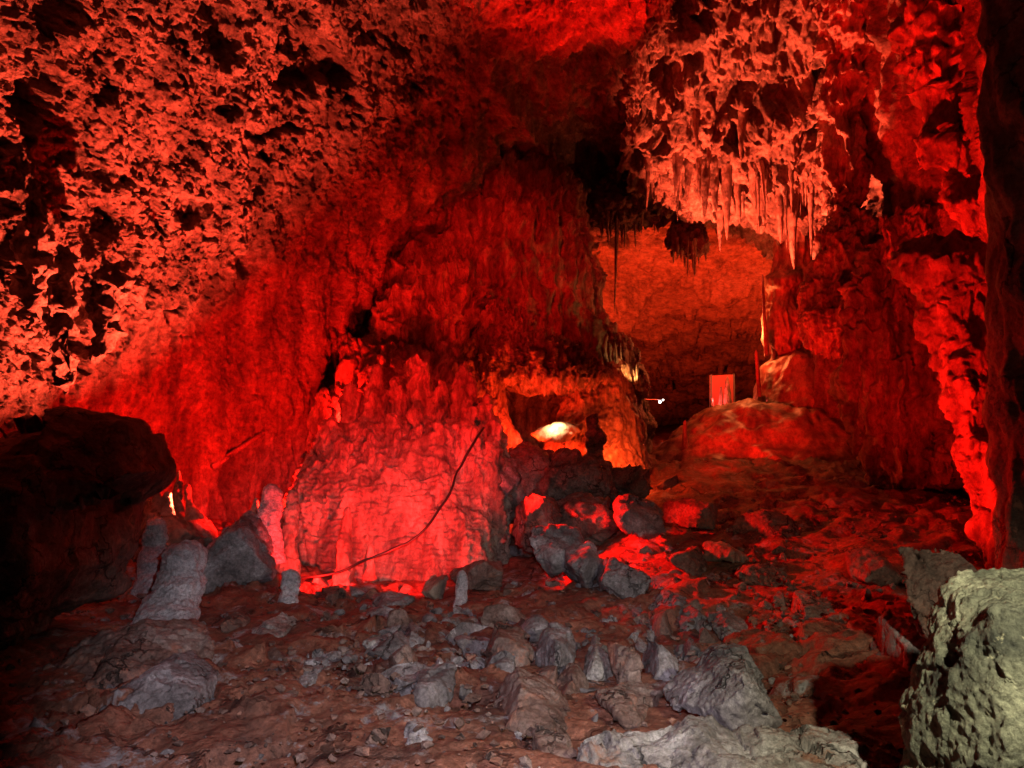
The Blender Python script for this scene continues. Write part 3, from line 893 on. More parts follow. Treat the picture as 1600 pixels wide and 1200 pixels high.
outline_rock('wedge_rock', [(640,1100),(650,1060),(690,1050),(712,1075),(700,1100)], 4.4, 0.25, RKS, M_GREY, 'small dark wedge rock left of the lilac brown rock', 'rock', sub=5, seed=9, tilt=0.3)
outline_rock('split_rock', [(830,1195),(838,1160),(860,1145),(890,1160),(895,1190),(860,1205)], 3.4, 0.2, RKS, M_BROWN, 'rust flecked brown rock at the bottom edge beside the ledge', 'rock', sub=5, seed=10, tilt=0.3)
outline_rock('low_boulder', [(625,1190),(640,1150),(660,1140),(690,1160),(700,1185),(660,1205)], 3.6, 0.2, RKS, M_GREY, 'rounded grey rock with a white fleck at the bottom edge', 'rock', sub=5, seed=11, tilt=0.3)
outline_rock('block_rock', [(932,875),(950,868),(985,870),(1008,890),(995,930),(975,932),(945,925)], 7.2, 0.4, RKS, M_GREY, 'cut block with a bright red left face in mid slope', 'rock', sub=5, seed=12)
outline_rock('purple_boulder', [(825,865),(835,830),(870,820),(905,830),(910,870),(880,900),(840,900)], 8.0, 0.45, RK, M_GREY, 'purplish boulder at the right foot of the bright mound', 'boulder', sub=5, seed=13)
outline_rock('round_boulder', [(880,900),(885,860),(905,848),(930,860),(940,890),(925,915),(895,915)], 7.6, 0.35, RKS, M_GREY, 'rounded boulder between the purplish boulder and the cut block', 'boulder', sub=5, seed=14)
outline_rock('upright_boulder', [(960,840),(962,785),(985,775),(1030,790),(1040,820),(1000,845)], 9.0, 0.4, RK, M_GREY, 'grey boulder with a pink edge above the cut block', 'boulder', sub=5, seed=15)
HEAP = [('fbm', 0.45, 4, 0.14), ('facet', 0.3, 0.06), ('pop', 0.14, 1.2, 0.06), ('fbm', 0.06, 4, 0.03)]
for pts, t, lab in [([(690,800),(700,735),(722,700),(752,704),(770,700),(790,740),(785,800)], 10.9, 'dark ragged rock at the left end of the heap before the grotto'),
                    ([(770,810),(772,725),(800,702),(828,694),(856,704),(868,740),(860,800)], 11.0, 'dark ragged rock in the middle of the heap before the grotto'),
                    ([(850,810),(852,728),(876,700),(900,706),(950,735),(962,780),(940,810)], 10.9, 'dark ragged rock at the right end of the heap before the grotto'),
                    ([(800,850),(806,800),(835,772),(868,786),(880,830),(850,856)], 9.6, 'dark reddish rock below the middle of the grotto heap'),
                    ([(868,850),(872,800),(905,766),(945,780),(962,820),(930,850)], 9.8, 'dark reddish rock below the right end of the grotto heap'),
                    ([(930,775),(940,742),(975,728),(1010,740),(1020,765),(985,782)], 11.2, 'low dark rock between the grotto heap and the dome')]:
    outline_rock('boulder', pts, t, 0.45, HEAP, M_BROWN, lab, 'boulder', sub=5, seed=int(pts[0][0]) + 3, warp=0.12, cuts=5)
tube('dark_stalagmite', [(646,924,934,11.3),(662,918,938,11.3),(684,912,944,11.3),(705,914,942,11.3),(730,902,952,11.2),(770,895,960,11.2)], [('fbm', 0.25, 3, 0.07), ('pop', 0.1, 1.3, 0.05), ('fbm', 0.05, 3, 0.02)], M_BROWN, 0.8, 90, 60, 17, (0.08, 0), 0.06, 0.15,
     label='dark knobby stalagmite standing out against the glowing grotto', cat='stalagmite')
outline_rock('lilac_boulder', [(730,765),(745,712),(780,700),(805,715),(812,750),(790,775)], 10.4, 0.5, RK, M_GREY, 'lilac topped boulder at the upper right of the bright mound', 'boulder', sub=5, seed=18)
outline_rock('rust_slab', [(700,905),(720,870),(760,880),(790,905),(770,925),(720,920)], 8.4, 0.3, RKS, M_BROWN, 'flat rust coloured slab beside the foot of the bright mound', 'rock', sub=5, seed=19)
outline_rock('peaked_rock', [(305,950),(318,860),(335,815),(352,800),(385,820),(415,855),(435,890),(440,930),(400,955)], 8.4, 0.5, RK, M_GREY, 'peaked rock with a dark hollow front among the left stalagmites', 'boulder', sub=6, seed=20)
outline_rock('red_rim_rock', [(130,765),(170,745),(215,720),(243,712),(245,735),(225,765),(180,790)], 7.6, 0.3, RKS, M_FLOW, 'bright red rim of rock under the black boulder', 'rock', sub=5, seed=21)
outline_rock('shelf_rock', [(165,850),(180,790),(240,775),(300,800),(330,830),(310,870),(240,880)], 9.4, 0.6, RK, M_FLOW, 'red lit rock shelf carrying the white tipped stalagmites', 'boulder', sub=6, seed=22)
outline_rock('brown_slab', [(60,1080),(90,1000),(180,985),(290,1000),(330,1050),(260,1090),(130,1105)], 5.0, 0.35, RK, M_BROWN, 'broad brown slab on the floor at lower left', 'rock', sub=6, seed=23, tilt=1.2)
outline_rock('ramp_rock', [(165,1125),(215,1085),(280,1040),(330,1065),(340,1110),(250,1135)], 4.3, 0.3, RKS, M_GREY, 'grey ramp shaped rock at lower left', 'rock', sub=6, seed=24, tilt=0.9)
outline_rock('slope_rock_red', [(1090,860),(1100,850),(1150,855),(1180,865),(1150,880),(1100,876)], 7.8, 0.2, RKS, M_FLOW, 'bright red sliver of rock on the slope left of centre right', 'rock', sub=4, seed=25)
outline_rock('brow_rock', [(1140,1020),(1145,995),(1180,985),(1230,1000),(1265,1030),(1220,1050),(1160,1045)], 5.2, 0.3, RKS, M_MUD, 'clay covered hump above the grey slab', 'rock', sub=5, seed=26, tilt=0.8)
outline_rock('edge_rock', [(1380,1060),(1395,990),(1420,965),(1445,985),(1450,1040),(1420,1075)], 4.4, 0.3, RKS, M_GREY, 'rounded grey rock left of the pale boulder shadow', 'rock', sub=5, seed=27)
outline_rock('step_rock', [(1325,900),(1330,870),(1380,860),(1425,885),(1420,910),(1370,915)], 6.4, 0.3, RKS, M_BROWN, 'low brown step of rock on the red slope at right', 'rock', sub=5, seed=28, tilt=0.5)

for pts, t, th, m, lab in [
    ([(618,1012),(625,985),(645,972),(672,978),(682,1000),(665,1016)], 6.0, 0.25, M_GREY, 'pale grey double peaked stone in the left of the rubble band'),
    ([(572,1016),(578,1000),(596,999),(603,1014)], 5.8, 0.12, M_PALE, 'small whitish stone left of the double peaked stone'),
    ([(748,1045),(755,1008),(790,992),(825,988),(830,1030),(800,1050)], 5.2, 0.3, M_BROWN, 'big dark olive wedge in the middle of the rubble band'),
    ([(766,1052),(772,1030),(788,1023),(804,1034),(806,1054)], 4.9, 0.15, M_GREY, 'round lilac stone leaning on the dark olive wedge'),
    ([(838,1030),(850,1000),(880,985),(905,1010),(900,1060),(870,1062),(845,1050)], 5.0, 0.28, M_GREY, 'dark striped boulder right of the olive wedge'),
    ([(905,1060),(910,1015),(935,1005),(955,1025),(950,1062),(925,1070)], 4.9, 0.25, M_PALE, 'pale flat faced rock left of the stump shaped rock'),
    ([(954,1080),(960,1020),(975,1012),(992,1020),(1002,1080),(975,1088)], 4.6, 0.16, M_BROWN, 'stump shaped upright rock in the rubble band'),
    ([(1008,1060),(1015,1010),(1040,995),(1058,1020),(1055,1055),(1030,1068)], 4.8, 0.25, M_GREY, 'grey block between the stump and the grey slab'),
    ([(930,1128),(940,1098),(985,1085),(1045,1090),(1050,1120),(1000,1132)], 4.0, 0.25, M_BROWN, 'low brown slab above the left end of the pale ledge'),
    ([(868,1092),(878,1060),(905,1052),(925,1075),(920,1098),(890,1102)], 4.5, 0.22, M_BROWN, 'chipped brown rock behind the lilac brown rock'),
    ([(462,1078),(468,1050),(485,1038),(505,1050),(510,1076),(485,1084)], 4.9, 0.18, M_GREY, 'dark stone with a white foot alone on the left floor'),
    ([(108,1175),(115,1140),(150,1128),(188,1142),(195,1172),(150,1185)], 3.9, 0.25, M_GREY, 'rounded grey hump near the lower left corner'),
    ([(25,1120),(30,1102),(48,1100),(56,1118),(42,1126)], 4.6, 0.12, M_BROWN, 'small reddish cobble near the left edge'),
    ([(385,1010),(395,975),(430,965),(455,990),(450,1015),(415,1022)], 6.2, 0.25, M_PALE, 'white streaked rock right of the stout stalagmite'),
    ([(345,990),(350,968),(370,962),(385,980),(378,996)], 6.4, 0.16, M_BROWN, 'black rounded stone beside the white streaked rock'),
    ([(660,925),(668,905),(690,898),(700,918),(690,936),(668,936)], 8.2, 0.18, M_FLOW, 'red stone at the foot of the mound left of the thin stalagmite'),
    ([(575,960),(590,930),(625,925),(650,945),(640,962),(600,966)], 7.6, 0.25, M_GREY, 'dark humped rock before the middle of the mound'),
    ([(480,945),(495,922),(530,918),(548,935),(535,950),(500,952)], 7.9, 0.22, M_BROWN, 'dark low rock before the left part of the mound'),
    ([(1110,990),(1118,968),(1150,960),(1172,975),(1160,992),(1130,996)], 5.9, 0.2, M_GREY, 'grey angular rock at the right end of the rubble band'),
    ([(1060,985),(1068,955),(1090,950),(1105,970),(1098,990)], 6.1, 0.2, M_GREY, 'upright grey rock left of the one ending the rubble band'),
    ([(1140,838),(1178,806),(1240,800),(1258,825),(1200,845)], 8.8, 0.3, M_BROWN, 'long dark ledge high on the red slope below the dome'),
    ([(1330,848),(1342,808),(1400,800),(1425,830),(1380,852)], 8.6, 0.3, M_BROWN, 'dark ledge with a red fringe left of the leaning column'),
    ([(1038,892),(1050,864),(1090,855),(1102,880),(1070,900)], 7.8, 0.25, M_BROWN, 'angular slab on the slope right of the cut block'),
    ([(1008,962),(1030,930),(1075,924),(1092,950),(1050,970)], 6.5, 0.25, M_GREY, 'tilted slab on the slope above the rubble band'),
    ([(1240,962),(1250,936),(1300,930),(1322,955),(1280,972)], 6.1, 0.25, M_BROWN, 'flat brown slab in the middle of the red slope'),
    ([(1215,1078),(1230,1050),(1290,1044),(1332,1066),(1290,1088)], 4.7, 0.25, M_BROWN, 'clay coated slab right of the grey slab'),
    ([(1040,818),(1050,790),(1095,780),(1122,800),(1085,824)], 9.6, 0.3, M_BROWN, 'dark slab near the top of the slope below the grotto'),
    ([(1148,908),(1165,890),(1215,884),(1232,902),(1190,918)], 7.2, 0.2, M_BROWN, 'thin slab lying on the red slope below the bright red sliver')]:
    outline_rock('rock', pts, t, th, RKS, m, lab, 'rock', sub=5, seed=int(pts[0][0]), flat=0.45, tilt=0.3, cuts=16)

# ------------------------------------------------------------------ stalagmites
SG = [('fbm', 0.25, 4, 0.06), ('step', 0.21, 0.012), ('pop', 0.07, 1.0, 0.022), ('fbm', 0.04, 3, 0.01)]
def stalagmite(rows, label, m=M_FLOW, seed=1, nr=90, nc=56, layers=SG, ratio=0.9, group=None, warp=0.02, caps=(0.1, 0), name='stalagmite'):
    wid = max(r[2] - r[1] for r in rows) * rows[0][3] / FPX
    f = min(1.0, wid / 0.32)
    layers = [l[:-1] + (l[-1] * f,) for l in layers]
    warp *= f
    return tube(name, rows, layers, m, ratio, nr, nc, seed, caps, warp, 0.2, label=label, cat='stalagmite', group=group)
stalagmite([(848,262,318,7.2),(870,258,320,7.2),(920,240,312,7.0),(960,215,302,6.8),(1000,190,296,6.6),(1030,180,300,6.5)], 'stout grey leaning stalagmite nearest the black boulder', M_STAL, 51, 160, 130, SG + [('pop', 0.12, 1, 0.03), ('pop', 0.045, 1, 0.016)])
stalagmite([(808,231,258,8.2),(830,228,260,8.2),(848,225,258,8.2),(880,218,262,8.1),(930,205,270,8.0)], 'grey stalagmite standing just behind the stout grey one', M_STAL, 52, 110, 70)
stalagmite([(755,412,436,9.2),(780,410,440,9.2),(815,402,438,9.1),(850,398,440,9),(880,392,446,8.9)], 'dark stalagmite with thin lit edges left of the bright mound', M_STAL, 53, 110, 64)
stalagmite([(890,443,466,7.6),(905,441,468,7.6),(930,440,465,7.5),(945,432,464,7.5),(960,418,466,7.4),(985,412,468,7.4)], 'short dark knobbed stalagmite before the left foot of the mound', M_STAL, 54, 100, 64)
stalagmite([(768,448,466,9.4),(800,444,466,9.3),(850,440,464,9.2),(890,430,470,9.1),(925,420,474,9)], 'bright red pillar stalagmite joined to the left edge of the mound', M_FLOW, 55, 120, 60)
stalagmite([(792,540,549,8.9),(830,531,548,8.9),(870,526,550,8.8),(912,520,554,8.8)], 'tapering red stalagmite standing against the face of the mound', M_FLOW, 56, 110, 48)
stalagmite([(852,575,583,9.0),(880,570,586,9.0),(905,567,588,8.9)], 'small stub stalagmite under the sagging cable', M_FLOW, 561, 60, 36)
stalagmite([(893,717,728,7.6),(910,713,731,7.6),(940,710,730,7.5),(978,702,730,7.4)], 'thin pale stalagmite in front of the right foot of the mound', M_STAL, 57, 90, 44)
stalagmite([(778,398,402,9.8),(795,393,404,9.8),(815,390,406,9.7),(840,386,410,9.6)], 'little ringed red stalagmite left of the dark edge lit one', M_FLOW, 58, 70, 36)
stalagmite([(736,278,283,9.8),(752,274,285,9.8),(770,271,284,9.8),(800,268,288,9.7)], 'white lit stalagmite, the taller of the two on the red shelf', M_FLOW, 59, 70, 32)
stalagmite([(757,290,297,9.8),(775,289,299,9.8),(790,291,306,9.7),(812,290,318,9.6)], 'white edged stalagmite, the shorter one on the red shelf', M_FLOW, 60, 70, 32)
stalagmite([(757,241,249,8.9),(775,238,252,8.9),(800,234,256,8.8)], 'small red double knob stalagmite below the bright rim', M_FLOW, 61, 60, 32)
stalagmite([(768,258,266,8.9),(780,254,268,8.9),(805,250,272,8.8)], 'small red stalagmite between rim rock and white tipped pair', M_FLOW, 62, 60, 32)
stalagmite([(546,1179,1185,15.2),(580,1181,1187,15.2),(620,1183,1190,15.2)], 'thin red rod stalagmite left of the upper dome', M_FLOW, 63, 60, 20, [('fbm', 0.2, 3, 0.02)])
stalagmite([(428,1190,1193,16.0),(480,1191,1196,16.0),(556,1194,1202,16.0)], 'very thin pale rod running up beside the pillar of the dome', M_FLOW, 64, 70, 16, [('fbm', 0.2, 3, 0.02)])
stalagmite([(656,1068,1072,14.8),(680,1066,1074,14.8),(715,1064,1080,14.7)], 'short dark stalagmite at the left end of the dome', M_FLOW, 65, 50, 24, [('fbm', 0.12, 3, 0.03)])
stalagmite([(588,1134,1138,17.4),(610,1132,1141,17.4),(648,1130,1146,17.3)], 'slim stalagmite directly in front of the red board', M_FLOW, 66, 50, 24, [('fbm', 0.1, 3, 0.04)])
stalagmite([(604,1125,1128,17.4),(625,1123,1130,17.4),(648,1121,1132,17.3)], 'shorter stalagmite in front of the red board', M_FLOW, 67, 50, 20, [('fbm', 0.1, 3, 0.03)])
stalagmite([(622,1110,1114,17.2),(650,1108,1115,17.2)], 'tiny lit stalagmite left of the red board', M_FLOW, 68, 30, 16, [('fbm', 0.1, 3, 0.02)])
stalagmite([(645,1087,1090,16.6),(670,1085,1092,16.6)], 'tiny pale stalagmite on the left shoulder of the dome', M_FLOW, 69, 30, 16, [('fbm', 0.1, 3, 0.02)])
stalagmite([(520,945,951,13.4),(545,940,948,13.4),(570,943,952,13.4),(595,944,956,13.35)], 'crooked yellow lit stalagmite on the grotto ridge', M_FLOW, 70, 60, 28, [('fbm', 0.12, 3, 0.05)])
TENS = ['', '', 'twenty', 'thirty', 'forty']
def ordinal(k):
    base = ('first second third fourth fifth sixth seventh eighth ninth tenth eleventh twelfth thirteenth fourteenth fifteenth sixteenth seventeenth '
            'eighteenth nineteenth twentieth').split()
    if k < 20:
        return base[k]
    n = k + 1
    return TENS[n // 10] + '-' + base[n % 10 - 1] if n % 10 else TENS[n // 10][:-1] + 'ieth'
# ridge behind the grotto bristling with yellow lit stalagmites
r_ = tube('ridge_rock', [(560,935,952,13.7),(580,935,975,13.7),(600,945,1000,13.7),(618,975,1010,13.7)], [('fbm', 0.3, 3, 0.08)], M_FLOW, 0.6, 60, 90, 71, (0.2, 0.2), label='low rock ridge right of the grotto bristling with small lit stalagmites', cat='rock formation')
rnd = random.Random(4)
proto = None
def cone_mesh(name, seed, nr=14, nc=9, rough=0.25):
    s = np.linspace(0, 1, nr)
    rs = np.random.RandomState(seed)
    a = np.linspace(0, 2 * math.pi, nc, endpoint=False)
    rad = (1 - s) ** 0.7 * 0.9 + 0.06
    V = np.stack([rad[:, None] * np.cos(a), rad[:, None] * np.sin(a), np.broadcast_to(s[:, None], (nr, nc))], -1).reshape(-1, 3)
    D = V * np.array([1, 1, 0])
    h = rough * fbm(V * np.array([1.2, 1.2, 7.0]) + seed * 9.1, 3, seed)
    V = V + D * h[:, None]
    V[:, 0] += 0.25 * np.sin(3 * V[:, 2] + seed)
    V = np.vstack([V, [0.25 * math.sin(seed), 0, 0], [0.25 * math.sin(3 + seed), 0, 1.02]])
    me = raw_mesh2(name, V, grid_faces(nr, nc, True), nr, nc)
    me.materials.append(M_FLOW)
    return me
UPS = [cone_mesh('stalagmite', k) for k in range(5)]
for k, u in enumerate(sorted(rnd.random() for _ in range(26))):
    o = link('stalagmite', UPS[k % 5], None, None, P3(948 + 57 * u, 576 + 36 * u + rnd.uniform(-6, 4), 13.55 + rnd.uniform(-0.15, 0.15)))
    o.scale = (0.035, 0.035, rnd.uniform(0.16, 0.5) * (1.2 - 0.6 * abs(u - 0.35)))
    o.rotation_euler.z = rnd.uniform(0, 6)
    tag(o, 'tiny yellow lit stalagmite, %s from the left in the row by the grotto' % ordinal(k), 'stalagmite', 'tiny stalagmites on the ridge by the grotto')

# ------------------------------------------------------------------ stalactites
DOWN = []
for k in range(7):
    me = cone_mesh('stalactite', 20 + k, 26, 14, 0.45)
    co = np.empty(len(me.vertices) * 3, np.float32)
    me.vertices.foreach_get('co', co)
    co = co.reshape(-1, 3)
    co[:, 2] *= -1
    co[:, 1] *= -1
    me.vertices.foreach_set('co', co.ravel())
    me.update()
    DOWN.append(me)
def stalactite(px, py0, py1, t, w, k, label, group=None, m=None):
    """hangs from (px, py0) down to py1, w pixels wide at its root"""
    a, b = P3(px, py0, t), P3(px, py1, t)
    o = link('stalactite', DOWN[k % 7], None, None, a)
    o.scale = (w * t / FPX / 2, w * t / FPX / 2, a[2] - b[2])
    o.rotation_euler = (rnd.uniform(-0.05, 0.05), rnd.uniform(-0.05, 0.05), rnd.uniform(0, 6.28))
    return tag(o, label, 'stalactite', group)
row_ = []
thin_ = [(rnd.uniform(990, 1290), 0, 0, 0, 0) for k in range(32)]
thin_ = [(x, 225 + 0.30 * (x - 990) + rnd.uniform(-70, 20), 0, 14.9 + rnd.uniform(-0.3, 0.7), rnd.uniform(6, 12)) for x, *_ in thin_]
thin_ = [(x, a, a + rnd.uniform(40, 95), t, w) for x, a, _, t, w in thin_]
for px, a, b, t, w in thin_ + [(1062,215,300,14.9,20),(1078,225,318,15,22),(1096,240,345,15,26),(1113,250,335,15.1,24),(1131,230,375,15.2,26),(1150,240,350,15.2,22),(1172,230,330,15,24),
                       (1195,250,350,15.2,22),(1040,205,270,15.2,16),(1024,220,275,15.4,14),(1215,290,380,15.4,26),(1236,300,420,15.6,24),(1110,190,262,14.4,20),(1160,180,250,14.3,18),(1085,170,240,14.2,18)]:
    o = stalactite(px, a - 15, b, t, w, rnd.randrange(7), 'x', 'coral lit stalactites of the right ceiling')
    row_.append((px, o))
for k, (px, o) in enumerate(sorted(row_, key=lambda q: q[0])):
    o['label'] = 'knobbly coral lit stalactite, %s from the left in the row under the right ceiling' % ordinal(k)
stalactite(1126, 330, 393, 15.6, 14, 2, 'lone pale stalactite dangling lowest under the coral row')
stalactite(968, 270, 492, 17.2, 9, 3, 'long thin black stalactite hanging before the orange passage')
tube('hanging_fold', [(-200,1000,1090,11.2),(-20,1010,1062,12.0),(60,992,1040,12.9),(130,980,1008,13.8),(200,972,988,14.6)], HANG, M_FLOW, 0.7, 220, 120, 47, (0.02, 0.05), 0.08, 0.3,
     label='dark folded rock curtain at the top between black recess and coral ceiling', cat='rock formation')
for k, (rows, lab) in enumerate([([(395,80,125,8.9),(470,86,118,8.8),(550,92,112,8.7),(612,97,104,8.7)], 'ragged hanging rock rib over the black boulder, longest of three'),
                                 ([(360,30,75,8.6),(430,36,66,8.5),(520,42,56,8.5)], 'ragged hanging rock rib nearest the left edge'),
                                 ([(430,140,190,9.4),(500,145,178,9.3),(560,150,166,9.2)], 'ragged hanging rock rib right of the longest one')]):
    tube('hanging_rib', rows, [('fbm', 0.5, 3, 0.16), ('drape', 0.2, 1.0, 0.14), ('facet', 0.2, 0.10), ('pop', 0.12, 1.4, 0.08)], M_WALL, 0.7, 130, 80, 140 + k, (0.1, 0.1), 0.1, 0.2, label=lab, cat='rock formation')
# the dark bunches against the passage
for name, cx, c0, c1, hw, n, lab in [('left', 975, 318, 392, 58, 26, 'thin dark stalactite, %s from the left in the ragged fringe over the passage'), ('mid', 1077, 372, 434, 27, 16, 'thin dark stalactite, %s from the left in the round bunch below the fringe')]:
    tube('stalactite_root', [(c0 - 30, cx - hw * 0.7, cx + hw * 0.7, 17.6), (c0, cx - hw, cx + hw, 17.4), (c0 + (c1 - c0) * 0.45, cx - hw * 0.85, cx + hw * 0.85, 17.3)],
         [('fbm', 0.5, 3, 0.22), ('drape', 0.2, 0.7, 0.22), ('pop', 0.15, 2, 0.1)], M_BROWN, 0.5, 60, 120, 80 + cx, (0.2, 0.2), 0.1, 0.25,
         label='dark rock clump that the ' + ('ragged fringe over the passage mouth' if name == 'left' else 'round bunch of stalactites') + ' hangs from', cat='rock formation')
    xs = sorted(cx + hw * rnd.uniform(-1, 1) for k in range(n))
    for k, x in enumerate(xs):
        e = 1 - 0.55 * abs((x - cx) / hw)
        stalactite(x, c0 + rnd.uniform(-5, 20), c0 + (c1 - c0) * rnd.uniform(0.5, 1.0) * e + 10, 17.3 + rnd.uniform(-0.3, 0.3), rnd.uniform(4, 8), rnd.randrange(7),
                   lab % ordinal(k), 'dark stalactites over the passage mouth')

# ------------------------------------------------------------------ man made things
# cable slung over the bright mound
cp_ = np.array([(756,668,9.75),(735,700,9.5),(724,722,9.4),(712,742,9.25),(705,765,9.1),(690,790,8.95),(668,822,8.75),(640,846,8.65),(605,862,8.55),(570,876,8.5),(530,893,8.5),(495,900,8.5),(468,905,8.6)])
q = np.linspace(0, len(cp_) - 1, 90)
path_tube('cable', [P3(*c) for c in catmull(np.arange(len(cp_)), cp_, q)], 0.015, M_CABLE, 8, label='black cable sagging across the bright red mound', cat='cable', wob=0.02)
def wall_t(px, py):
    d = np.hypot(WALLQ[:, 0] - px, WALLQ[:, 1] - py)
    return WALLQ[np.argsort(d)[:12], 2].mean()
# pole lying against the left wall
path_tube('pole', [P3(a, b, wall_t(a, b) - 0.05) for a, b in ((332, 730), (352, 716), (372, 702), (392, 689), (412, 676))], 0.045, M_BROWN, 8, label='dark slanting pole leaning on the smooth left wall', cat='pole')
# board behind the dome
bd = empty('board', P3(1130, 640, 18.2))
tag(bd, 'red lit board narrowing downwards behind two small stalagmites', 'board')
B0 = np.array(bd.location)
def slab(name, quad, depth, m, parent):
    q = [P3(*p) for p in quad]
    d = np.array([0, depth, 0])
    V = np.array(q + [p + d for p in q]) - B0
    F = [(0, 1, 2, 3), (7, 6, 5, 4), (0, 4, 5, 1), (1, 5, 6, 2), (2, 6, 7, 3), (3, 7, 4, 0)]
    me = raw_mesh(name, V, F)
    me.polygons.foreach_set('use_smooth', np.zeros(6, bool))
    return link(name, me, m, parent)
M_BOARD = plain_mat('red_panel', (0.7, 0.16, 0.14), 0.35, 0.5)
slab('panel', [(1113,642,18.2),(1147,640,18.2),(1146,585,18.2),(1112,587,18.2)][::-1], 0.04, M_BOARD, bd)
slab('frame', [(1110,643,18.16),(1113,642,18.16),(1113,585,18.16),(1110,586,18.16)][::-1], 0.09, M_METAL, bd)
slab('frame', [(1147,642,18.16),(1149,642,18.16),(1148,584,18.16),(1146,584,18.16)][::-1], 0.09, M_METAL, bd)
# small lamp on a wire in the dark of the passage
lp = empty('lamp', P3(1030, 640, 20))
tag(lp, 'small white lamp on a wire in the dark passage', 'lamp')
def ball(name, c, r, m, parent):
    V, F = ico(2)
    return link(name, raw_mesh(name, V * r, F), m, parent, P3(*c) - np.array(parent.location))
ball('bulb', (1031, 628, 20), 0.035, M_BULB, lp)
ball('bulb', (1036, 625, 20.1), 0.022, M_BULB, lp)
path_tube('wire', [P3(1000, 622, 19.9), P3(1012, 624, 19.95), P3(1024, 624, 20), P3(1034, 625, 20.05)], 0.012, M_METAL, 6, parent=lp)

# ------------------------------------------------------------------ rubble
ANCH = [('the pale double peaked stone', 650, 995), ('the dark olive wedge', 790, 1015), ('the stump shaped rock', 978, 1050), ('the grey slab', 1130, 1080),
        ('the lilac brown rock', 820, 1110), ('the pale bottom ledge', 1200, 1150), ('the rust flecked rock', 862, 1175), ('the rock with a white fleck', 660, 1170),
        ('the grey ramp shaped rock', 255, 1085), ('the broad brown slab', 190, 1040), ('the stout grey stalagmite', 265, 950), ('the knobbed stalagmite', 452, 940),
        ('the thin pale stalagmite', 722, 940), ('the cut block', 968, 900), ('the purplish boulder', 868, 860), ('the pink edged boulder', 1000, 815),
        ('the dark stalagmite by the grotto', 928, 715), ('the bright red sliver', 1135, 865), ('the clay covered hump', 1200, 1020), ('the low brown step', 1375, 888),
        ('the rounded rock by the boulder shadow', 1415, 1020), ('the rounded corner hump', 150, 1155), ('the stone with a white foot', 486, 1060), ('the white streaked rock', 425, 995)]
TONE = {'g': 'grey', 'b': 'brown', 'p': 'pale', 'f': 'reddish'}
scattered = []
def name_scattered():
    sets = {}
    for o, px, py, size, tone in scattered:
        n, ax, ay = min(ANCH, key=lambda a: math.hypot(a[1] - px, (a[2] - py) * 1.6))
        dx, dy = px - ax, (py - ay) * 1.6
        rel = ('left of' if dx < 0 else 'right of') if abs(dx) > abs(dy) else ('in front of' if dy > 0 else 'behind')
        sets.setdefault('%s %s stone %s %s' % (size, TONE[tone], rel, n), []).append((math.hypot(dx, dy), o))
    for lab, L in sets.items():
        L.sort(key=lambda q: q[0])
        for k, (d, o) in enumerate(L):
            o['label'] = lab if len(L) == 1 else ('closest ' if k == 0 else ordinal(k) + ' closest ') + lab
ROCKS = {}
for key, m in (('g', M_GREY), ('b', M_BROWN), ('p', M_PALE), ('f', M_FLOW)):
    ROCKS[key] = []
    for k in range(7):
        me = rock_mesh('rubble_rock', 40 + k + 10 * ord(key), 4, 7 + k, 0.10, (1, 0.85, 0.55 + 0.06 * k))
        me.materials.append(m)
        ROCKS[key].append(me)
rr = random.Random(11)
def rubble(n, box, size, keys, label, group):
    x0, y0, x1, y1 = box
    for k in range(n):
        px, py = rr.uniform(x0, x1), rr.uniform(y0, y1)
        p, t = on_floor(px, py)
        tone = rr.choice(keys)
        o = link('rubble_rock', rr.choice(ROCKS[tone]), None, None, p)
        s = rr.uniform(*size) ** 1.0 * (0.6 + 0.9 * rr.random() ** 3) * t / FPX
        o.scale = (s * rr.uniform(0.8, 1.3), s * rr.uniform(0.8, 1.3), s * rr.uniform(0.7, 1.2))
        o.location.z += 0.02 * s
        o.rotation_euler = (rr.uniform(-0.5, 0.5), rr.uniform(-0.5, 0.5), rr.uniform(0, 6.28))
        tag(o, label, 'rock', group)
        w = 2 * s * FPX / t
        scattered.append((o, px, py, 'small' if w < 22 else 'big' if w > 46 else 'middling', tone))
rubble(100, (560, 965, 1140, 1090), (14, 38), 'ggbb', 'angular grey rock in the rubble band across the middle foreground', 'rubble in the middle foreground')
rubble(50, (480, 905, 960, 960), (8, 22), 'gbf', 'small rock in the rubble along the foot of the bright mound', 'rubble at the foot of the mound')
rubble(70, (770, 760, 1060, 925), (12, 40), 'gbb', 'rock in the dark heap climbing to the right of the mound', 'rubble right of the mound')
rubble(45, (30, 1000, 620, 1195), (10, 30), 'gbb', 'rock half sunk in the dark floor at lower left', 'rocks in the lower left floor')
rubble(32, (1060, 820, 1400, 1060), (6, 18), 'bbf', 'small rock scattered on the red clay slope at right', 'rocks on the red slope')

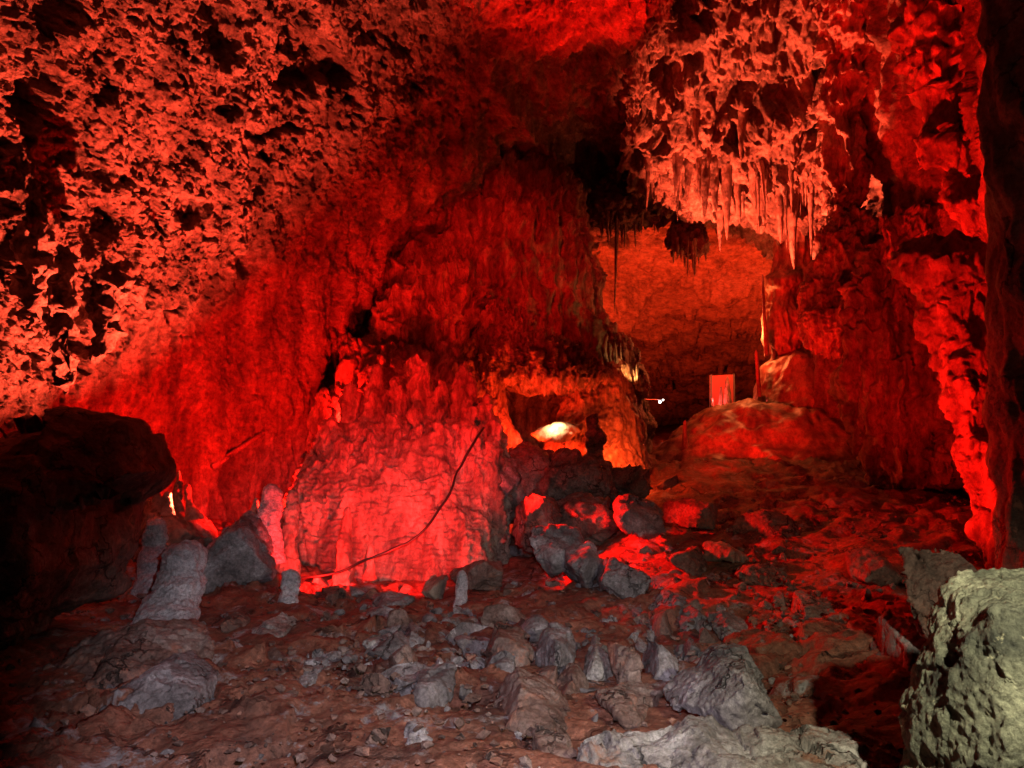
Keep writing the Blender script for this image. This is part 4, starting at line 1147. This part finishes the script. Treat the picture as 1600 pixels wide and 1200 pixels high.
name_scattered()
bpy.data.scenes.remove(_tmp[0])
def loose_stones(seed, m):
    V0, F0 = ico(2)
    rs = np.random.RandomState(seed)
    forms = []
    for k in range(24):
        V = chisel(V0 * np.array([1, rs.uniform(0.6, 1), rs.uniform(0.4, 0.8)]), None, 9, k + 50, 0.6, 0.9, 0.0)
        forms.append(V)
    Vs, Fs, n = [], [], 0
    while n < 900:
        px, py = rs.uniform(40, 1400), rs.uniform(900, 1190)
        if rs.rand() > 0.25 + 0.75 * math.exp(-((px - 780) / 330) ** 2) * math.exp(-((py - 1020) / 60) ** 2):
            continue
        p, t = on_floor(px, py)
        sz = (4 + 15 * rs.rand() ** 2.5) * t / FPX
        a = rs.uniform(0, 6.28)
        R = np.array([[math.cos(a), -math.sin(a), 0], [math.sin(a), math.cos(a), 0], [0, 0, 1]])
        Vs.append(forms[rs.randint(24)] @ R.T * sz + p + np.array([0, 0, 0.2 * sz]))
        Fs.append(F0 + n * len(V0))
        n += 1
    me = raw_mesh('loose_stones', np.vstack(Vs), np.vstack(Fs))
    me.polygons.foreach_set('use_smooth', np.zeros(len(me.polygons), bool))
    tag(link('loose_stones', me, m), kind='stuff')
loose_stones(18, M_GREY)
loose_stones(19, M_BROWN)

def gravel():
    V0, F0 = ico(1)
    n = 3000
    rs = np.random.RandomState(8)
    Vs, Fs = [], []
    px, py = rs.uniform(0, 1450, n), 780 + 420 * rs.rand(n) ** 0.8
    y = 2.6 + 8.5 * rs.rand(n) ** 1.2
    x = (rs.rand(n) - 0.5) * 1.5 * y
    z = floor_z(np.stack([x, y], -1))
    s = 0.006 + 0.028 * rs.rand(n) ** 3
    for k in range(n):
        A = V0 * (1 + 1.1 * (rs.rand(len(V0), 1) - 0.5)) * s[k] * np.array([1, rs.uniform(0.6, 1.2), rs.uniform(0.4, 0.9)])
        Vs.append(A + (x[k], y[k], z[k] + 0.06))
        Fs.append(F0 + k * len(V0))
    me = raw_mesh('gravel', np.vstack(Vs), np.vstack(Fs))
    me.polygons.foreach_set('use_smooth', np.zeros(len(me.polygons), bool))
    tag(link('gravel', me, M_BROWN), kind='stuff')
gravel()
